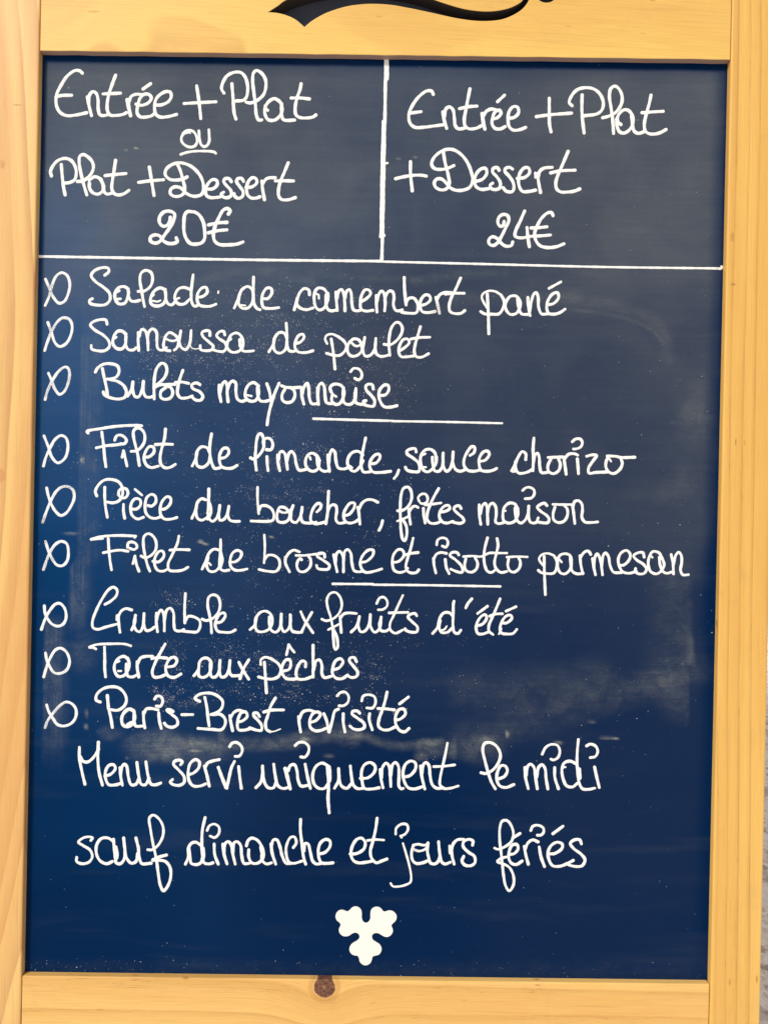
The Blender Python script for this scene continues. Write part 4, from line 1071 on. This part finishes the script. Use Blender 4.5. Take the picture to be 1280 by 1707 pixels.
948,70 930,150 905,230 880,300 875,360 910,390 960,392 1010,370;870,210 930,212 1010,222
1020,310 1060,300 1105,255 1090,215 1050,220 1020,280 1025,350 1060,400 1100,408 1135,380;1055,170 1130,112
=note_line|white handwriting reading Menu servi uniquement le midi|28
@110,1230
118,80 118,170 140,290 165,395;125,160 150,200 190,205 235,170 275,110;w34 280,38 278,100;278,60 275,160 285,290 315,405
335,325 385,310 425,260 410,230 370,235 340,290 345,360 370,400 430,400 465,390
465,255 470,330 485,405;470,330 480,250 500,225 520,240 535,330 560,400 600,395 625,350
608,210 625,330 645,395 680,400 712,345;685,205 705,330 730,395 770,400 812,385
980,230 995,205 975,190 930,200 920,225 960,270 1010,330 1010,380 970,405 910,395 892,375 912,355
1045,315 1090,300 1135,255 1140,205 1110,185 1065,215 1045,290 1055,370 1090,410 1150,410 1195,392
@280,1230
312,240 335,320 355,412;318,255 340,215 380,198 440,185
w32 432,252 460,330 498,425;505,430 525,330 545,250 570,200
605,245 615,340 628,430;w27 528,75 550,45 590,40 630,75 635,115 610,155 575,158
@420,1230
35,425 75,380 90,310 92,240;92,240 105,370 140,425 185,425 205,380;187,225 200,320 225,410 270,432 320,420
w34 285,262 305,340 328,435;310,280 330,235 365,230 385,280 395,360 420,410 480,405
455,225 475,330 500,432;w26 370,65 400,40 450,40 485,75 480,130 450,165 418,162
645,235 600,215 550,240 520,310 530,390 570,430 620,430 650,390;w42 655,250 662,310 660,365;w30 645,240 655,400 650,520 660,640
705,430 740,360 740,262;740,262 745,350 765,410 810,430 850,390;840,240 850,330 865,400 900,432 950,430
925,345 990,340 1045,290 1050,240 1010,210 960,230 935,290 940,370 960,430 1030,435 1085,425
1095,270 1100,340 1118,425;1105,340 1115,250 1145,215 1170,240 1180,320 1185,415
@580,1230
365,320 380,230 405,210 430,240 435,330 435,410 455,435 472,430
475,335 530,320 575,265 575,215 540,197 495,220 470,290 480,370 515,425 570,435 630,418
620,240 630,330 655,435;632,300 645,225 665,210 690,235 700,320 720,400 760,430 810,425
w25 848,45 830,140 805,250 785,350 785,400 815,430 870,430 940,410;w25 730,245 810,242 910,230
@780,1220
110,348 150,355 210,325 260,260 275,190 240,120 185,90 140,100 125,150 145,250 175,360 200,430 232,485
265,400 310,380 335,330 315,290 280,290 250,345 245,410 270,460 320,475 390,450
485,305 490,390 513,485;495,370 505,300 530,275 560,300 575,390 590,485;585,390 600,305 630,280 655,310 665,400 680,487
738,305 740,390 770,485;w24 632,190 660,135 705,108 760,115 782,165 765,220 725,240 705,232
925,275 870,250 820,265 800,320 810,400 840,460 890,470 930,440;w20 830,300 806,306;w38 945,320 950,395;w26 940,65 930,180 930,300 945,430 975,485 1030,490 1080,480
1078,300 1095,380 1118,475;w26 1010,120 1040,105 1085,120 1105,165 1085,210 1040,220
=note_line|white handwriting reading sauf dimanche et jours fériés|28
@110,1350
w24 215,262 230,240 200,230 150,240 110,275 150,305;w26 150,305 210,345 228,400 200,445 140,460 95,440 95,405
410,270 360,240 305,245 265,300 265,380 295,435 350,460 400,440;w30 408,252 415,330 425,410;w36 425,320 436,370 434,410;430,400 430,450 465,460 500,420 505,350
495,240 505,330 520,410 560,455 600,440 615,370;w30 600,240 620,320;620,310 630,410 650,458 730,455
w25 700,340 740,340 790,300 830,220 830,140 790,70 745,45 715,70 725,170 750,310 775,420;775,420 790,540 810,650 835,690 865,660 895,580 890,490 850,440 800,430 740,430 790,405 860,385
@290,1360
100,412 125,350 125,280 150,235 190,225 230,250;130,280 140,350 150,405 200,415 235,395 250,330;268,15 245,120 240,230 245,330 260,400 300,410 335,400;w28 252,275 258,330 250,375
345,240 350,330 380,412;w24 285,125 305,85 345,70 385,95 385,150 350,185 310,172
418,240 430,330 455,410;430,310 440,235 465,220 490,245 505,330 525,412;505,310 515,230 540,220 570,250 580,340 600,405 645,405
620,255 635,210 665,190 710,205 745,250 765,310 755,370 710,405 665,400 640,350 640,290;w34 745,265 755,340;750,340 755,380 790,410 835,400
830,240 840,320 870,412;835,250 850,205 880,205 905,260 925,340 960,405 1000,405
w25 1020,270 1045,230 1030,180 995,185 960,260 960,330 980,390 1020,405 1095,385
1082,30 1080,120 1095,250 1105,340 1125,412;1110,300 1120,235 1145,240 1165,310 1185,385 1215,410 1260,405
@470,1360
320,325 370,310 410,260 410,215 375,200 330,230 310,300 320,370 340,400 390,405 435,400
580,325 640,320 700,280 710,225 680,190 640,200 600,260 590,330 610,380 650,400 720,395 770,385
812,20 800,110 775,220 755,300 765,360 805,400 850,385 895,368;w22 730,210 790,202 870,206
@640,1360
w21 162,235 185,310 215,420 232,520 225,565 180,590 120,603 75,600 57,575;w24 100,155 105,105 150,70 195,75 205,115 180,155 145,172;w20 140,170 150,184
250,255 235,320 245,380 275,405 330,400 378,380;w24 250,250 290,242 345,250 375,235;w24 250,285 300,300 355,280 375,235;375,230 370,300 385,370 395,400 430,410 460,390 475,350;465,220 475,320 490,390 520,410 565,395
w20 558,255 560,320;575,280 580,340 598,412;572,305 590,240 625,205 680,200
755,250 758,215 725,200 680,220 675,260 720,310 770,345 775,400 740,425 690,420 665,385 680,345
@790,1360
w25 175,275 200,285 260,265 320,215 335,150 315,80 280,40 240,45 220,100 218,200 230,310 240,400 250,500 270,600 300,640 335,590 335,510 300,440 250,410 200,390 225,365 275,350;330,188 392,150
305,330 345,320 375,280 365,245 325,250 300,300 295,360 320,405 360,415 410,385
428,260 440,330 462,412;435,285 460,230 500,205 545,222
555,265 570,350 600,432;w26 483,125 500,90 545,80 590,105 590,145 565,165 540,165
635,325 690,320 750,275 750,240 710,225 660,250 630,310 640,380 670,425 730,430 800,405;672,152 758,88
915,240 900,205 855,205 820,235 850,280 910,325 945,375 920,425 850,430 800,410 845,380
"""
rng = random.Random(4)


def ribbon(verts, faces, pts, width, z0):
    """one pen stroke: a low rounded bead of chalk ink with round ends"""
    c = spline(pts, 0.9)
    keep = [0]
    for i in range(1, len(c)):
        if np.hypot(*(c[i] - c[keep[-1]])) > 0.55 or i == len(c) - 1:
            keep.append(i)
    c = c[keep]
    n = len(c)
    ph = rng.random() * 9
    L = np.concatenate([[0], np.cumsum(np.hypot(*np.diff(c, axis=0).T))])
    t = np.gradient(c, axis=0)
    t /= np.maximum(np.hypot(*t.T), 1e-9)[:, None]
    nrm = np.stack([-t[:, 1], t[:, 0]], 1)
    r = width / 2 * 0.87
    rad = r * (1 + 0.075 * np.sin(L * 0.13 + ph) + 0.05 * np.sin(L * 0.47 + 2 * ph) + 0.03 * np.sin(L * 1.3 + 3 * ph))
    rad = rad + 0.05 * np.array([rng.uniform(-1, 1) for _ in range(n)])
    # rows: caps at both ends are extra rows squeezed to a point
    rows = []
    for k in (88, 60, 35, 15):
        a = R(k)
        rows.append((c[0] - t[0] * rad[0] * math.sin(a), nrm[0], rad[0] * math.cos(a), L[0]))
    for i in range(n):
        rows.append((c[i], nrm[i], rad[i], L[i]))
    for k in (15, 35, 60, 88):
        a = R(k)
        rows.append((c[-1] + t[-1] * rad[-1] * math.sin(a), nrm[-1], rad[-1] * math.cos(a), L[-1]))
    prof = ((-1, 0.0), (-0.78, 0.7), (-0.35, 1.0), (0.35, 1.0), (0.78, 0.7), (1, 0.0))
    base = len(verts)
    h = 0.00016
    for q, m, ra, l in rows:
        hh = h * min(1, ra / r + 0.15)
        for u, v in prof:
            p = P(q[0] + m[0] * u * ra, q[1] + m[1] * u * ra, zp)
            verts.append((p.x, p.y, zp + z0 + hh * v + 2e-7 * l))
    w_ = len(prof)
    for i in range(len(rows) - 1):
        for j in range(w_ - 1):
            a = base + i * w_ + j
            faces.append((a, a + w_, a + w_ + 1, a + 1))


def flush(item):
    if not item:
        return
    name, label, strokes = item
    verts, faces = [], []
    for k, (wd, pts) in enumerate(strokes):
        ribbon(verts, faces, pts, wd, 0.00006 + 0.000004 * (k % 40))
    me = bpy.data.meshes.new(name)
    me.from_pydata(verts, [], faces)
    bm = bmesh.new()
    bm.from_mesh(me)
    bm.normal_update()
    for f in bm.faces:
        f.smooth = True
        if f.normal.z < 0:
            f.normal_flip()
    bm.to_mesh(me)
    bm.free()
    o = link(name, me, M_mark if name == 'bullet_mark' else M_chalk, panel)
    if label:
        o['label'] = label


item, org, dw = None, (0, 0, 5.12), 28.0
for ln in TEXT.strip().splitlines():
    ln = ln.strip()
    if ln[0] == '=':
        flush(item)
        n_, l_, w_ = ln[1:].split('|')
        item = (n_, l_, [])
        dw = float(w_)
    elif ln[0] == '@':
        a = [float(v) for v in ln[1:].split(',')]
        org = (a[0], a[1], a[2] if len(a) > 2 else 5.12)
    else:
        for s in ln.split(';'):
            tk = s.split()
            wd = dw
            if tk[0][0] == 'w':
                wd = float(tk[0][1:])
                tk = tk[1:]
            pts = [tuple(float(v) for v in q.split(',')) for q in tk]
            item[2].append((wd / org[2], [(org[0] + x / org[2], org[1] + y / org[2]) for x, y in pts]))
flush(item)

# ------------------------------------------------------------------ the white emblem near the bottom
E = [(360, 262), (400, 235), (430, 205), (480, 187), (530, 200), (565, 235), (578, 290), (578, 360), (600, 415), (640, 437), (680, 420), (705, 375),
     (708, 290), (720, 240), (755, 205), (810, 192), (860, 208), (890, 240), (915, 265), (950, 260), (1000, 248), (1060, 265), (1100, 310),
     (1108, 355), (1090, 405), (1045, 450), (1028, 480), (1045, 520), (1050, 565), (1030, 610), (985, 645), (940, 650), (890, 630), (840, 600),
     (790, 590), (745, 610), (732, 650), (750, 695), (800, 730), (850, 765), (878, 820), (870, 875), (835, 920), (785, 935), (745, 950),
     (730, 1000), (705, 1050), (660, 1078), (630, 1083), (580, 1065), (545, 1025), (532, 970), (510, 938), (460, 930), (410, 900), (388, 840),
     (400, 790), (440, 745), (500, 710), (535, 675), (542, 640), (520, 600), (475, 585), (430, 600), (385, 630), (330, 642), (280, 630),
     (240, 590), (228, 540), (245, 495), (255, 465), (240, 435), (195, 395), (178, 345), (190, 290), (230, 250), (280, 238), (325, 252)]
ES = 1280 / 140
pts = closed_spline([(540 + x / ES, 1490 + y / ES) for x, y in E], 0.8)
em = curve_plate('emblem', [[P(x, y, zp) for x, y in pts]], zp + 0.0008, zp + 0.00005, 0.00015, [M_emblem], panel, False)
em['label'] = 'white three-lobed clover emblem'

# ------------------------------------------------------------------ rear half of the folding stand, hinged at the top
H_TOP = (FOOT - YT) / S
ca, sa = math.cos(LEAN), math.sin(LEAN)
top_y, top_z = H_TOP * sa, H_TOP * ca            # world y (away from the viewer) and height of the ridge
M_BACK = Matrix.Translation((0, 2 * top_y + 0.026, 0)) @ Matrix.Rotation(math.pi / 2 + LEAN, 4, 'X')
xl0, xr0 = P(lx(YT) - LW, YT).x + 0.002, P(ox(YT), YT).x - 0.002


def back_slab(name, x0, x1, y0, y1, z0, z1, mat, parent):
    o = slab(name, [Vector((x0, y0, 0)), Vector((x1, y0, 0)), Vector((x1, y1, 0)), Vector((x0, y1, 0))], z0, z1, mat, parent, 0.001, 2, lean=False)
    o.matrix_local = M_BACK
    return o


for xa in (xl0, xr0 - 0.038):
    back_slab('rear_leg', xa, xa + 0.038, 0.002, H_TOP - 0.004, 0.0, -0.018, M_rear, sign)
back_slab('rear_rail', xl0 + 0.0385, xr0 - 0.0385, 0.15, 0.19, -0.001, -0.017, M_rear, sign)
back_slab('rear_rail', xl0 + 0.0385, xr0 - 0.0385, H_TOP - 0.09, H_TOP - 0.01, -0.001, -0.017, M_rear, sign)
for xa in (xl0 + 0.008, xr0 - 0.030):
    bm = bmesh.new()
    bmesh.ops.create_cone(bm, cap_ends=True, segments=16, radius1=0.004, radius2=0.004, depth=0.03,
                          matrix=Matrix.Translation((xa + 0.011, top_y + 0.013, top_z + 0.004)) @ Matrix.Rotation(math.pi / 2, 4, 'Y'))
    for sgn in (-1, 1):
        bmesh.ops.create_cube(bm, size=1, matrix=Matrix.Translation((xa + 0.011, top_y + 0.013 + sgn * 0.011, top_z + 0.0005 + 0.0025)) @ Matrix.Diagonal((0.028, 0.016, 0.0018, 1)))
    me = bpy.data.meshes.new('hinge')
    bm.to_mesh(me)
    bm.free()
    link('hinge', me, M_steel, sign)
